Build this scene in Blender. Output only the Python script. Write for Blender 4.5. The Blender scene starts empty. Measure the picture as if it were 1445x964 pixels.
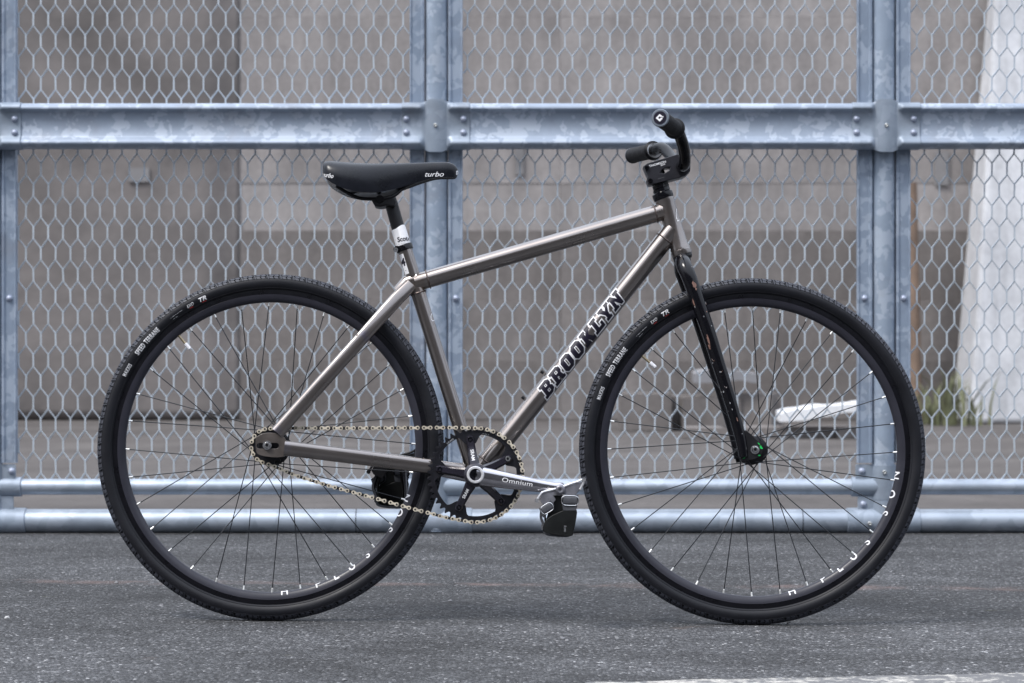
import bpy, bmesh, math, random
from mathutils import Vector, Matrix, noise as mnoise
from mathutils.bvhtree import BVHTree
random.seed(7)
PI = math.pi
S = bpy.context.scene
COL = S.collection

# ------------------------------------------------------------------ camera, light, exposure
D = 4.83                       # camera to the bicycle's plane
FPX = 85.0 / 36.0 * 1445.0     # focal length in photo pixels
H = 0.562                      # camera height
cam = bpy.data.cameras.new("camera")
cam.lens = 85.0
cam.sensor_width = 36.0
cam.clip_end = 500.0
cam.clip_start = 0.05
cam.dof.use_dof = True
cam.dof.focus_distance = D - 0.02
cam.dof.aperture_fstop = 7.6
cam_ob = bpy.data.objects.new("camera", cam)
COL.objects.link(cam_ob)
cam_ob.location = (0, -D, H)
cam_ob.rotation_euler = (PI / 2, 0, 0)
S.camera = cam_ob

SUN_EL, SUN_ROT = math.radians(55), math.radians(232)
world = bpy.data.worlds.new("World")
S.world = world
world.use_nodes = True
wn = world.node_tree
bg = wn.nodes["Background"]
sky = wn.nodes.new("ShaderNodeTexSky")
sky.sky_type = 'NISHITA'
sky.sun_disc = False
sky.sun_elevation = SUN_EL
sky.sun_rotation = SUN_ROT
sky.air_density = 1.0
sky.dust_density = 4.0
sky.ozone_density = 1.0
# overcast: cloud layer whitens the blue dome evenly
mixw = wn.nodes.new("ShaderNodeMix"); mixw.data_type = 'RGBA'
mixw.inputs["Factor"].default_value = 0.82
wn.links.new(sky.outputs[0], mixw.inputs["A"])
mixw.inputs["B"].default_value = (7.7, 8.3, 9.4, 1)
# standard overcast sky: the zenith is three times as bright as the horizon
tcw = wn.nodes.new("ShaderNodeTexCoord"); sxw = wn.nodes.new("ShaderNodeSeparateXYZ")
wn.links.new(tcw.outputs["Generated"], sxw.inputs[0])
mxw = wn.nodes.new("ShaderNodeMath"); mxw.operation = 'MAXIMUM'; mxw.inputs[1].default_value = 0.0
wn.links.new(sxw.outputs[2], mxw.inputs[0])
mw = wn.nodes.new("ShaderNodeMath"); mw.operation = 'MULTIPLY_ADD'
mw.inputs[1].default_value = 1.30; mw.inputs[2].default_value = 0.33
wn.links.new(mxw.outputs[0], mw.inputs[0])
vm = wn.nodes.new("ShaderNodeVectorMath"); vm.operation = 'SCALE'
wn.links.new(mixw.outputs["Result"], vm.inputs[0]); wn.links.new(mw.outputs[0], vm.inputs[3])
wn.links.new(vm.outputs[0], bg.inputs[0])
bg.inputs[1].default_value = 0.10

sun = bpy.data.lights.new("sun", 'SUN')
sun.energy = 1.5
sun.angle = math.radians(16)
sun.color = (1.0, 0.97, 0.93)
sun_ob = bpy.data.objects.new("sun", sun)
COL.objects.link(sun_ob)
sd = Vector((math.sin(SUN_ROT) * math.cos(SUN_EL), math.cos(SUN_ROT) * math.cos(SUN_EL), math.sin(SUN_EL)))
sun_ob.rotation_euler = (-sd).to_track_quat('-Z', 'Y').to_euler()
sun_ob.location = sd * 10

S.view_settings.view_transform = 'Standard'
S.view_settings.look = 'None'
S.view_settings.exposure = 0.88
S.view_settings.gamma = 1.0
S.view_settings.use_curve_mapping = False

# ------------------------------------------------------------------ materials
def new_mat(name):
    m = bpy.data.materials.new(name)
    m.use_nodes = True
    nt = m.node_tree
    b = nt.nodes["Principled BSDF"]
    return m, nt, b

def N(nt, kind, **kw):
    n = nt.nodes.new(kind)
    for k, v in kw.items():
        if k in n.inputs.keys():
            n.inputs[k].default_value = v
        else:
            setattr(n, k, v)
    return n

def ramp(nt, fac, stops, interp='LINEAR'):
    r = nt.nodes.new("ShaderNodeValToRGB")
    r.color_ramp.interpolation = interp
    e = r.color_ramp.elements
    while len(e) < len(stops):
        e.new(0.5)
    for i, (p, c) in enumerate(stops):
        e[i].position = p
        if not isinstance(c, (tuple, list)):
            c = (c, c, c)
        e[i].color = (c[0], c[1], c[2], 1)
    nt.links.new(fac, r.inputs[0])
    return r.outputs[0]

def coords(nt, shift=False, scale=(1, 1, 1)):
    tc = nt.nodes.new("ShaderNodeTexCoord")
    out = tc.outputs["Object"]
    if shift:
        oi = nt.nodes.new("ShaderNodeObjectInfo")
        mm = N(nt, "ShaderNodeMath", operation='MULTIPLY'); mm.inputs[1].default_value = 37.0
        nt.links.new(oi.outputs["Random"], mm.inputs[0])
        va = N(nt, "ShaderNodeVectorMath", operation='ADD')
        nt.links.new(out, va.inputs[0]); nt.links.new(mm.outputs[0], va.inputs[1])
        out = va.outputs[0]
    if scale != (1, 1, 1):
        mp = nt.nodes.new("ShaderNodeMapping")
        mp.inputs["Scale"].default_value = scale
        nt.links.new(out, mp.inputs[0])
        out = mp.outputs[0]
    return out

def noise(nt, vec, scale, detail=4, rough=0.55, dist=0.0):
    n = nt.nodes.new("ShaderNodeTexNoise")
    n.inputs["Scale"].default_value = scale
    n.inputs["Detail"].default_value = detail
    n.inputs["Roughness"].default_value = rough
    n.inputs["Distortion"].default_value = dist
    nt.links.new(vec, n.inputs["Vector"])
    return n.outputs["Fac"]

def mixc(nt, fac, a, b, blend='MIX'):
    m = nt.nodes.new("ShaderNodeMix"); m.data_type = 'RGBA'; m.blend_type = blend
    for sock, v in (("Factor", fac), ("A", a), ("B", b)):
        s = m.inputs[sock] if sock != "Factor" else m.inputs[0]
        if sock == "A": s = m.inputs[6]
        if sock == "B": s = m.inputs[7]
        if hasattr(v, "links") or hasattr(v, "is_linked"):
            nt.links.new(v, s)
        elif sock == "Factor":
            s.default_value = v
        else:
            s.default_value = (v[0], v[1], v[2], 1)
    return m.outputs[2]

def bump(nt, b, height, strength, dist=0.001):
    bn = nt.nodes.new("ShaderNodeBump")
    bn.inputs["Strength"].default_value = strength
    bn.inputs["Distance"].default_value = dist
    nt.links.new(height, bn.inputs["Height"])
    nt.links.new(bn.outputs[0], b.inputs["Normal"])
    return bn

def simple(name, col, rough=0.5, metal=0.0, var=0.15, vscale=30, bumps=0.0, coat=0.0, bscale=200, bdist=0.0005, shift=False):
    m, nt, b = new_mat(name)
    v = coords(nt, shift)
    f = noise(nt, v, vscale, 5, 0.6)
    lo = tuple(c * (1 - var) for c in col); hi = tuple(min(1, c * (1 + var)) for c in col)
    nt.links.new(ramp(nt, f, [(0.3, lo), (0.7, hi)]), b.inputs["Base Color"])
    nt.links.new(ramp(nt, f, [(0.3, max(0.02, rough * 0.85)), (0.7, min(1, rough * 1.15))]), b.inputs["Roughness"])
    b.inputs["Metallic"].default_value = metal
    if metal < 0.35 and sum(col) < 0.11: b.inputs["Specular IOR Level"].default_value = 0.36
    b.inputs["Coat Weight"].default_value = coat
    b.inputs["Coat Roughness"].default_value = 0.12
    if bumps:
        bump(nt, b, noise(nt, v, bscale, 3, 0.6), bumps, bdist)
    return m

def galvanised(name, base, light, patch=9.0, lo=0.50, rough=0.42, metal=0.45, streak=(1, 1, 1), soft=0.02):
    m, nt, b = new_mat(name)
    v = coords(nt, True)
    # spangle patches: cells distorted by noise, only some of them light
    nz = nt.nodes.new("ShaderNodeTexNoise"); nz.inputs["Scale"].default_value = patch * 1.6
    nt.links.new(v, nz.inputs["Vector"])
    va = N(nt, "ShaderNodeVectorMath", operation='MULTIPLY_ADD')
    nt.links.new(nz.outputs["Color"], va.inputs[0])
    va.inputs[1].default_value = (0.07, 0.07, 0.07)
    nt.links.new(v, va.inputs[2])
    vo = nt.nodes.new("ShaderNodeTexVoronoi"); vo.inputs["Scale"].default_value = patch * 3.2
    nt.links.new(va.outputs[0], vo.inputs["Vector"])
    sep = nt.nodes.new("ShaderNodeSeparateColor")
    nt.links.new(vo.outputs["Color"], sep.inputs[0])
    big = noise(nt, v, patch * 0.9, 3, 0.5)
    ad = N(nt, "ShaderNodeMath", operation='MULTIPLY_ADD')
    nt.links.new(sep.outputs[0], ad.inputs[0]); ad.inputs[1].default_value = 0.30
    nt.links.new(big, ad.inputs[2])
    mask = ramp(nt, ad.outputs[0], [(lo + 0.145 - soft, 0.0), (lo + 0.145 + soft, 1.0)])
    vs = coords(nt, True, streak)
    fine = noise(nt, vs, 22, 6, 0.7)
    bd = tuple(c * 0.86 for c in base)
    c1 = ramp(nt, fine, [(0.3, bd), (0.7, base)])
    c2 = mixc(nt, mask, c1, light)
    dirt = noise(nt, v, 5, 6, 0.65)
    c3 = mixc(nt, ramp(nt, dirt, [(0.55, 0.0), (0.78, 0.55)]), c2, (0.22, 0.22, 0.24))
    nt.links.new(c3, b.inputs["Base Color"])
    b.inputs["Metallic"].default_value = metal
    nt.links.new(ramp(nt, fine, [(0.3, rough * 0.85), (0.7, rough * 1.2)]), b.inputs["Roughness"])
    bump(nt, b, noise(nt, v, 120, 4, 0.6), 0.25, 0.0006)
    return m

M = {}
M['galv'] = galvanised("galvanised_steel", (0.33, 0.40, 0.50), (0.42, 0.485, 0.575), patch=14, lo=0.56, metal=0.2)
M['galv_rail'] = galvanised("galvanised_rail", (0.32, 0.38, 0.475), (0.415, 0.475, 0.565), patch=15.0, lo=0.545, soft=0.012, metal=0.15)
M['galv_pipe'] = galvanised("galvanised_pipe", (0.36, 0.415, 0.49), (0.42, 0.475, 0.55), patch=8, lo=0.55, rough=0.45, metal=0.5, soft=0.1)
M['galv_flange'] = galvanised("galvanised_flange", (0.285, 0.35, 0.45), (0.37, 0.435, 0.53), patch=14, lo=0.56, soft=0.03, metal=0.2)
M['galv_cast'] = galvanised("galvanised_bracket", (0.29, 0.345, 0.42), (0.34, 0.395, 0.475), patch=9, lo=0.55, rough=0.5, soft=0.1, metal=0.25)
M['mesh'] = simple("mesh_strand", (0.53, 0.59, 0.65), 0.45, 0.2, 0.12, 12, 0.2)
M['bolt'] = simple("bolt_steel", (0.36, 0.40, 0.50), 0.45, 0.4, 0.2, 60)
M['screw'] = simple("screw_steel", (0.55, 0.56, 0.55), 0.3, 0.9, 0.1, 60)

HEAT = []   # weld positions in bicycle space, filled before frame material is made

def frame_material():
    m, nt, b = new_mat("raw_steel_clearcoat")
    v = coords(nt)
    f = noise(nt, v, 9, 3, 0.5)
    base = ramp(nt, f, [(0.25, (0.160, 0.137, 0.126)), (0.75, (0.228, 0.198, 0.184))])
    col = base
    for (p, r, tint) in HEAT:
        ds = N(nt, "ShaderNodeVectorMath", operation='DISTANCE')
        nt.links.new(v, ds.inputs[0]); ds.inputs[1].default_value = p
        nn = noise(nt, v, 60, 3, 0.6)
        ma = N(nt, "ShaderNodeMath", operation='MULTIPLY_ADD')
        nt.links.new(nn, ma.inputs[0]); ma.inputs[1].default_value = 0.02
        nt.links.new(ds.outputs["Value"], ma.inputs[2])
        mk = ramp(nt, ma.outputs[0], [(max(0, r - 0.002), 1.0), (r + 0.016, 0.0)])
        col = mixc(nt, mk, col, tint)
    nt.links.new(col, b.inputs["Base Color"])
    b.inputs["Metallic"].default_value = 0.92
    vb = coords(nt, False, (1, 1, 1))
    nt.links.new(ramp(nt, noise(nt, vb, 12, 3, 0.5), [(0.2, 0.25), (0.8, 0.34)]), b.inputs["Roughness"])
    b.inputs["Coat Weight"].default_value = 0.9
    b.inputs["Coat Roughness"].default_value = 0.10
    b.inputs["Coat IOR"].default_value = 2.1
    return m

def fork_material():
    m, nt, b = new_mat("chipped_black_paint")
    v = coords(nt)
    a = noise(nt, v, 95, 3, 0.5)
    g = noise(nt, v, 14, 2, 0.5)
    ad = N(nt, "ShaderNodeMath", operation='MULTIPLY_ADD')
    nt.links.new(g, ad.inputs[0]); ad.inputs[1].default_value = 0.5; nt.links.new(a, ad.inputs[2])
    chip = ramp(nt, ad.outputs[0], [(0.99, 0.0), (0.998, 1.0)])
    chipc = ramp(nt, noise(nt, v, 200, 2), [(0.4, (0.2, 0.11, 0.08)), (0.6, (0.4, 0.4, 0.4))])
    nt.links.new(mixc(nt, chip, (0.004, 0.004, 0.006), chipc), b.inputs["Base Color"])
    nt.links.new(ramp(nt, noise(nt, v, 10, 2), [(0.3, 0.12), (0.7, 0.18)]), b.inputs["Roughness"])
    b.inputs["Specular IOR Level"].default_value = 0.36
    return m

M['fork'] = fork_material()
M['black_gloss'] = simple("gloss_black", (0.004, 0.004, 0.006), 0.14, 0.0, 0.2, 40)
M['black_satin'] = simple("satin_black", (0.008, 0.008, 0.010), 0.42, 0.0, 0.2, 40, 0.1)
M['black_anod'] = simple("anodised_black", (0.011, 0.011, 0.014), 0.38, 0.3, 0.15, 40)
M['rim'] = simple("rim_black", (0.026, 0.026, 0.036), 0.40, 0.0, 0.15, 20, coat=0.1)
M['track'] = simple("rim_brake_track", (0.006, 0.006, 0.009), 0.30, 0.3, 0.2, 60)
M['rubber'] = simple("tyre_rubber", (0.0055, 0.006, 0.0095), 0.5, 0.0, 0.25, 18, 0.25, bscale=300)
M['tread'] = simple("tread_rubber", (0.040, 0.043, 0.056), 0.60, 0.0, 0.4, 60, 0.3, bscale=400)
M['grip'] = simple("grip_rubber", (0.006, 0.006, 0.008), 0.6, 0.0, 0.3, 60, 0.3)
M['spoke'] = simple("spoke_black", (0.012, 0.014, 0.018), 0.3, 0.4, 0.3, 30)
M['silver'] = simple("polished_silver", (0.75, 0.75, 0.76), 0.22, 1.0, 0.08, 60)
M['nipple'] = simple("nipple_silver", (0.80, 0.80, 0.78), 0.3, 0.6, 0.1, 60)
M['brass'] = simple("brass_stem", (0.40, 0.33, 0.22), 0.35, 0.8, 0.2, 80)
M['whitecap'] = simple("white_cap", (0.8, 0.8, 0.84), 0.4, 0.0, 0.05, 80)
M['crank'] = simple("polished_dark_alloy", (0.50, 0.49, 0.525), 0.14, 1.0, 0.15, 30, coat=0.4)
M['ring'] = simple("chainring_black", (0.014, 0.014, 0.019), 0.40, 0.4, 0.15, 60)
M['chain_gold'] = simple("chain_plate_nickel", (0.70, 0.63, 0.51), 0.38, 0.35, 0.28, 90, shift=True)
M['chain_dark'] = simple("chain_inner", (0.05, 0.045, 0.045), 0.35, 0.7, 0.4, 90)
M['white'] = simple("white_print", (0.80, 0.80, 0.82), 0.5, 0.0, 0.04, 90)
M['faintprint'] = simple("grey_print", (0.30, 0.31, 0.33), 0.5, 0.0, 0.3, 200)
M['greyprint'] = simple("pale_grey_print", (0.50, 0.51, 0.54), 0.5, 0.0, 0.3, 200)
M['ink'] = simple("dark_print", (0.012, 0.010, 0.022), 0.35, 0.0, 0.1, 90)
M['red'] = simple("red_print", (0.45, 0.03, 0.03), 0.5, 0.0, 0.1, 90)
M['green'] = simple("green_paint", (0.01, 0.55, 0.10), 0.4, 0.0, 0.1, 90)
M['rust'] = simple("rust_primer", (0.21, 0.115, 0.09), 0.6, 0.0, 0.3, 120)
M['saddle'] = simple("saddle_leather", (0.006, 0.007, 0.011), 0.28, 0.0, 0.35, 25, 0.35, bscale=90, bdist=0.0006)
M['strap'] = simple("strap_webbing", (0.055, 0.058, 0.068), 0.7, 0.0, 0.3, 80, 0.4, bscale=600)
M['strapleather'] = simple("strap_leather", (0.005, 0.006, 0.006), 0.45, 0.0, 0.4, 30, 0.3)
M['chrome'] = simple("pedal_alloy", (0.85, 0.84, 0.88), 0.28, 0.9, 0.2, 60)
M['pedal_grey'] = simple("pedal_body_grey", (0.20, 0.20, 0.225), 0.42, 0.5, 0.3, 50)
M['spider'] = simple("spider_black", (0.022, 0.020, 0.030), 0.16, 0.3, 0.15, 40, coat=0.5)
M['stem'] = simple("stem_black", (0.026, 0.026, 0.032), 0.36, 0.2, 0.15, 40)
M['stone'] = simple("loose_stone", (0.20, 0.20, 0.21), 0.8, 0.0, 0.4, 40)

# ------------------------------------------------------------------ object helpers
def link(name, me, parent=None, mat=None, smooth=True, angle=35):
    o = bpy.data.objects.new(name, me)
    COL.objects.link(o)
    if parent: o.parent = parent
    if mat is not None:
        me.materials.clear(); me.materials.append(mat)
    if smooth:
        for p in me.polygons: p.use_smooth = True
        try:
            me.set_sharp_from_angle(angle=math.radians(angle))
        except Exception:
            pass
    return o

def tag(o, label=None, cat=None, group=None, kind=None):
    if label: o['label'] = label
    if cat: o['category'] = cat
    if group: o['group'] = group
    if kind: o['kind'] = kind
    return o

def empty(name, loc=(0, 0, 0), parent=None):
    o = bpy.data.objects.new(name, None)
    COL.objects.link(o); o.location = loc
    o.empty_display_size = 0.1
    if parent: o.parent = parent
    return o

class MB:
    def __init__(s): s.v = []; s.f = []
    def add(s, vs, fs):
        n = len(s.v); s.v += [tuple(p) for p in vs]; s.f += [tuple(i + n for i in f) for f in fs]
    def box(s, c, size, rot=None):
        hx, hy, hz = [k / 2 for k in size]
        vs = [Vector((x, y, z)) for x in (-hx, hx) for y in (-hy, hy) for z in (-hz, hz)]
        if rot: vs = [rot @ p for p in vs]
        vs = [p + Vector(c) for p in vs]
        s.add(vs, [(0, 1, 3, 2), (4, 6, 7, 5), (0, 4, 5, 1), (2, 3, 7, 6), (0, 2, 6, 4), (1, 5, 7, 3)])
    def bar(s, a, b, w, d, lat=Vector((0, 1, 0))):
        a = Vector(a); b = Vector(b); t = (b - a)
        L = t.length
        if L < 1e-6: return
        t.normalize(); l = (lat - t * lat.dot(t)).normalized(); u = t.cross(l)
        vs = []
        for p in (a, b):
            for (i, j) in ((-1, -1), (1, -1), (1, 1), (-1, 1)):
                vs.append(p + u * (i * w / 2) + l * (j * d / 2))
        s.add(vs, [(0, 3, 2, 1), (4, 5, 6, 7), (0, 1, 5, 4), (1, 2, 6, 5), (2, 3, 7, 6), (3, 0, 4, 7)])
    def tube(s, pts, rads, seg=20, sect=None, lat=None, caps=True, closed=False):
        """sect: (a,b,power) multipliers -> superellipse; lat: fixed lateral axis"""
        pts = [Vector(p) for p in pts]; n = len(pts)
        if not isinstance(rads, (list, tuple)): rads = [rads] * n
        rings = []
        prev = None
        for i, p in enumerate(pts):
            if closed: t = pts[(i + 1) % n] - pts[i - 1]
            else: t = (pts[min(i + 1, n - 1)] - pts[max(i - 1, 0)])
            t.normalize()
            if lat is not None: l = Vector(lat)
            elif prev is None: l = Vector((0, 1, 0)) if abs(t.y) < 0.9 else Vector((1, 0, 0))
            else: l = prev
            l = (l - t * l.dot(t)).normalized(); prev = l; u = t.cross(l)
            ring = []
            for k in range(seg):
                a = 2 * PI * k / seg
                ca, sa = math.cos(a), math.sin(a)
                if sect:
                    e = 2.0 / sect[2]
                    ca = math.copysign(abs(ca) ** e, ca) * sect[0]; sa = math.copysign(abs(sa) ** e, sa) * sect[1]
                ring.append(p + (l * ca + u * sa) * rads[i])
            rings.append(ring)
        base = len(s.v)
        for r in rings: s.v += [tuple(q) for q in r]
        m = n if closed else n - 1
        for i in range(m):
            j = (i + 1) % n
            for k in range(seg):
                k2 = (k + 1) % seg
                s.f.append((base + i * seg + k, base + i * seg + k2, base + j * seg + k2, base + j * seg + k))
        if caps and not closed:
            s.f.append(tuple(base + k for k in reversed(range(seg))))
            s.f.append(tuple(base + (n - 1) * seg + k for k in range(seg)))
    def lathe(s, prof, c=(0, 0, 0), seg=64, axis='Y', closed=False):
        """prof: list of (r, h) along axis"""
        c = Vector(c); base = len(s.v); n = len(prof)
        for i in range(seg):
            a = 2 * PI * i / seg
            for (r, h) in prof:
                if axis == 'Y': s.v.append(tuple(c + Vector((r * math.cos(a), h, r * math.sin(a)))))
                elif axis == 'Z': s.v.append(tuple(c + Vector((r * math.cos(a), r * math.sin(a), h))))
                else: s.v.append(tuple(c + Vector((h, r * math.cos(a), r * math.sin(a)))))
        m = n if closed else n - 1
        for i in range(seg):
            i2 = (i + 1) % seg
            for k in range(m):
                k2 = (k + 1) % n
                s.f.append((base + i * n + k, base + i * n + k2, base + i2 * n + k2, base + i2 * n + k))
    def mesh(s, name, weld=False):
        me = bpy.data.meshes.new(name)
        me.from_pydata(s.v, [], s.f)
        bm = bmesh.new(); bm.from_mesh(me)
        if weld: bmesh.ops.remove_doubles(bm, verts=bm.verts, dist=1e-6)
        bmesh.ops.recalc_face_normals(bm, faces=bm.faces)
        bm.to_mesh(me); bm.free()
        return me
    def build(s, name, mat, parent=None, smooth=True, angle=35, weld=False):
        return link(name, s.mesh(name, weld), parent, mat, smooth, angle)

def bez(pts, n=6):
    """Catmull-Rom through points (Vectors of any dim as tuples)"""
    P_ = [tuple(p) for p in pts]; out = []
    dim = len(P_[0])
    for i in range(len(P_) - 1):
        p0 = P_[max(i - 1, 0)]; p1 = P_[i]; p2 = P_[i + 1]; p3 = P_[min(i + 2, len(P_) - 1)]
        for k in range(n):
            t = k / n
            out.append(tuple(0.5 * ((2 * p1[d]) + (-p0[d] + p2[d]) * t + (2 * p0[d] - 5 * p1[d] + 4 * p2[d] - p3[d]) * t * t + (-p0[d] + 3 * p1[d] - 3 * p2[d] + p3[d]) * t ** 3) for d in range(dim)))
    out.append(P_[-1])
    return out

def curve_mesh(contours, half, bev=0.0, offset=None):
    cu = bpy.data.curves.new("tmp", 'CURVE'); cu.dimensions = '2D'; cu.fill_mode = 'BOTH'
    for c in contours:
        sp = cu.splines.new('POLY'); sp.points.add(len(c) - 1)
        for i, p in enumerate(c): sp.points[i].co = (p[0], p[1], 0, 1)
        sp.use_cyclic_u = True
    cu.extrude = max(0, half - bev); cu.bevel_depth = bev; cu.bevel_resolution = 2
    cu.offset = -bev if offset is None else offset
    ob = bpy.data.objects.new("tmp", cu); COL.objects.link(ob)
    me = bpy.data.meshes.new_from_object(ob)
    bpy.data.objects.remove(ob); bpy.data.curves.remove(cu)
    return me

def plate(name, contours, ymid, half, mat, parent, bev=0.0, origin=(0, 0), angle=35):
    """contours in (x,z) metres of parent's space, thickness along y"""
    me = curve_mesh(contours, half, bev)
    for v in me.vertices:
        x, y, z = v.co
        v.co = (x - origin[0], ymid - z, y - origin[1])
    return link(name, me, parent, mat, True, angle)

def text_mesh(txt, size, shear=0.0, bold=0.0, spacing=1.0, cell=0.002, scx=1.0):
    cu = bpy.data.curves.new("tmp", 'FONT'); cu.body = txt; cu.size = size; cu.shear = shear
    cu.offset = bold; cu.space_character = spacing; cu.resolution_u = 4
    cu.align_x = 'CENTER'; cu.align_y = 'CENTER'
    ob = bpy.data.objects.new("tmp", cu); COL.objects.link(ob)
    me = bpy.data.meshes.new_from_object(ob)
    bpy.data.objects.remove(ob); bpy.data.curves.remove(cu)
    bm = bmesh.new(); bm.from_mesh(me); bpy.data.meshes.remove(me)
    bmesh.ops.remove_doubles(bm, verts=bm.verts, dist=1e-7)
    for v in bm.verts: v.co.x *= scx
    cut(bm, cell)
    return bm

def cut(bm, cell):
    if not bm.verts: return
    for ax in (0, 1):
        lo = min(v.co[ax] for v in bm.verts); hi = max(v.co[ax] for v in bm.verts)
        k = lo + cell
        while k < hi:
            co = Vector((0, 0, 0)); co[ax] = k; no = Vector((0, 0, 0)); no[ax] = 1
            bmesh.ops.bisect_plane(bm, geom=bm.verts[:] + bm.edges[:] + bm.faces[:], plane_co=co, plane_no=no)
            k += cell

def bm_link(bm, name, mat, parent):
    me = bpy.data.meshes.new(name)
    bm.to_mesh(me); bm.free()
    return link(name, me, parent, mat, False)

def poly_bm(contours, cell=0.002, offset=0.0):
    me = curve_mesh(contours, 0.0, 0.0, offset)
    bm = bmesh.new(); bm.from_mesh(me); bpy.data.meshes.remove(me)
    bmesh.ops.remove_doubles(bm, verts=bm.verts, dist=1e-7)
    cut(bm, cell)
    return bm

# ================================================================== THE SETTING
def smooth01(t):
    t = max(0.0, min(1.0, t)); return t * t * (3 - 2 * t)

LEAN = math.radians(4.5)
ROOT_M = Matrix.Rotation(-LEAN, 4, 'X')      # top leans away from the camera
ROOT_I = ROOT_M.inverted()

def P(px, py, d=0.0):
    """photo pixel -> bicycle space on the plane y = d"""
    ray = Vector(((px - 722.5) / FPX, 1.0, (482.0 - py) / FPX))
    o = ROOT_I @ Vector((0, -D, H)); r = ROOT_I.to_3x3() @ ray
    t = (d - o.y) / r.y
    return o + r * t

R_T, r_T = 0.3302, 0.0181      # tyre torus
HUB_R, HUB_F = P(381.9, 630.2), P(1061.4, 636.0)
def ground_at(hub):
    w = ROOT_M @ hub
    return w.z - R_T * math.cos(LEAN) - r_T + 0.0008
wR, wF = ROOT_M @ HUB_R, ROOT_M @ HUB_F
zR, zF = ground_at(HUB_R), ground_at(HUB_F)
def ground_z(x, y):
    s = (zF - zR) / (wF.x - wR.x)
    xx = max(-2.5, min(2.5, x))
    z = zR + s * (xx - wR.x)
    k = smooth01((y - 0.4) / 1.5)
    z = z * (1 - k)
    return z

def asphalt():
    m, nt, b = new_mat("worn_asphalt")
    v = coords(nt)
    vo = nt.nodes.new("ShaderNodeTexVoronoi"); vo.inputs["Scale"].default_value = 190
    nt.links.new(v, vo.inputs["Vector"])
    sep = nt.nodes.new("ShaderNodeSeparateColor"); nt.links.new(vo.outputs["Color"], sep.inputs[0])
    vo2 = nt.nodes.new("ShaderNodeTexVoronoi"); vo2.inputs["Scale"].default_value = 420
    nt.links.new(v, vo2.inputs["Vector"])
    sep2 = nt.nodes.new("ShaderNodeSeparateColor"); nt.links.new(vo2.outputs["Color"], sep2.inputs[0])
    agg = ramp(nt, sep.outputs[0], [(0.0, (0.026, 0.026, 0.028)), (0.5, (0.056, 0.057, 0.061)), (0.88, (0.104, 0.106, 0.112)), (0.975, (0.18, 0.182, 0.19)), (1.0, (0.46, 0.46, 0.47))])
    fin = ramp(nt, sep2.outputs[1], [(0.0, 0.55), (1.0, 1.35)])
    c = mixc(nt, 0.75, agg, fin, 'MULTIPLY')
    # gaps between stones are dark binder
    gap = ramp(nt, vo.outputs["Distance"], [(0.35, 1.0), (0.75, 0.45)])
    c = mixc(nt, 0.7, c, gap, 'MULTIPLY')
    big = noise(nt, coords(nt, False, (0.8, 1.6, 1)), 2.0, 5, 0.6)
    c = mixc(nt, 1.0, c, ramp(nt, big, [(0.34, 0.55), (0.66, 1.5)]), 'MULTIPLY')
    c = mixc(nt, 0.9, c, ramp(nt, noise(nt, v, 22, 5, 0.7), [(0.3, 0.70), (0.7, 1.28)]), 'MULTIPLY')
    # darker band between the seam and the wheels, faint reddish seam
    sx = nt.nodes.new("ShaderNodeSeparateXYZ"); nt.links.new(v, sx.inputs[0])
    wob = noise(nt, v, 3.0, 4, 0.6)
    ya = N(nt, "ShaderNodeMath", operation='MULTIPLY_ADD'); nt.links.new(wob, ya.inputs[0]); ya.inputs[1].default_value = 0.22
    nt.links.new(sx.outputs[1], ya.inputs[2])
    band = ramp(nt, ya.outputs[0], [(0.02, 1.22), (0.20, 0.78), (0.80, 0.80), (0.90, 0.98), (1.0, 1.0)])
    c = mixc(nt, 1.0, c, band, 'MULTIPLY')
    yd = N(nt, "ShaderNodeMath", operation='SUBTRACT'); nt.links.new(ya.outputs[0], yd.inputs[0]); yd.inputs[1].default_value = 0.86
    yab = N(nt, "ShaderNodeMath", operation='ABSOLUTE'); nt.links.new(yd.outputs[0], yab.inputs[0])
    seam = ramp(nt, yab.outputs[0], [(0.0, 0.75), (0.06, 0.0)])
    sm = mixc(nt, 1.0, seam, ramp(nt, noise(nt, v, 9, 5, 0.7), [(0.42, 0.0), (0.65, 0.9)]), 'MULTIPLY')
    c = mixc(nt, sm, c, (0.20, 0.135, 0.12))
    # moss and rust blotches
    bl = noise(nt, v, 4.2, 3, 0.5)
    c = mixc(nt, ramp(nt, bl, [(0.70, 0.0), (0.76, 0.55)]), c, (0.12, 0.085, 0.07))
    v2 = coords(nt, False, (1.3, 1.7, 1.0))
    ms = noise(nt, v2, 6.3, 4, 0.6)
    c = mixc(nt, ramp(nt, ms, [(0.70, 0.0), (0.76, 0.4)]), c, (0.10, 0.10, 0.045))
    nt.links.new(c, b.inputs["Base Color"])
    nt.links.new(ramp(nt, sep.outputs[2], [(0.0, 0.95), (0.8, 0.75), (1.0, 0.45)]), b.inputs["Roughness"])
    hgt = N(nt, "ShaderNodeMath", operation='MULTIPLY_ADD')
    nt.links.new(sep.outputs[1], hgt.inputs[0]); hgt.inputs[1].default_value = 0.5
    inv = N(nt, "ShaderNodeMath", operation='SUBTRACT'); inv.inputs[0].default_value = 1.0; nt.links.new(vo.outputs["Distance"], inv.inputs[1])
    nt.links.new(inv.outputs[0], hgt.inputs[2])
    h2 = N(nt, "ShaderNodeMath", operation='ADD'); nt.links.new(hgt.outputs[0], h2.inputs[0]); nt.links.new(noise(nt, v, 60, 4, 0.7), h2.inputs[1])
    bump(nt, b, h2.outputs[0], 1.0, 0.005)
    return m
M['asphalt'] = asphalt()

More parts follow.
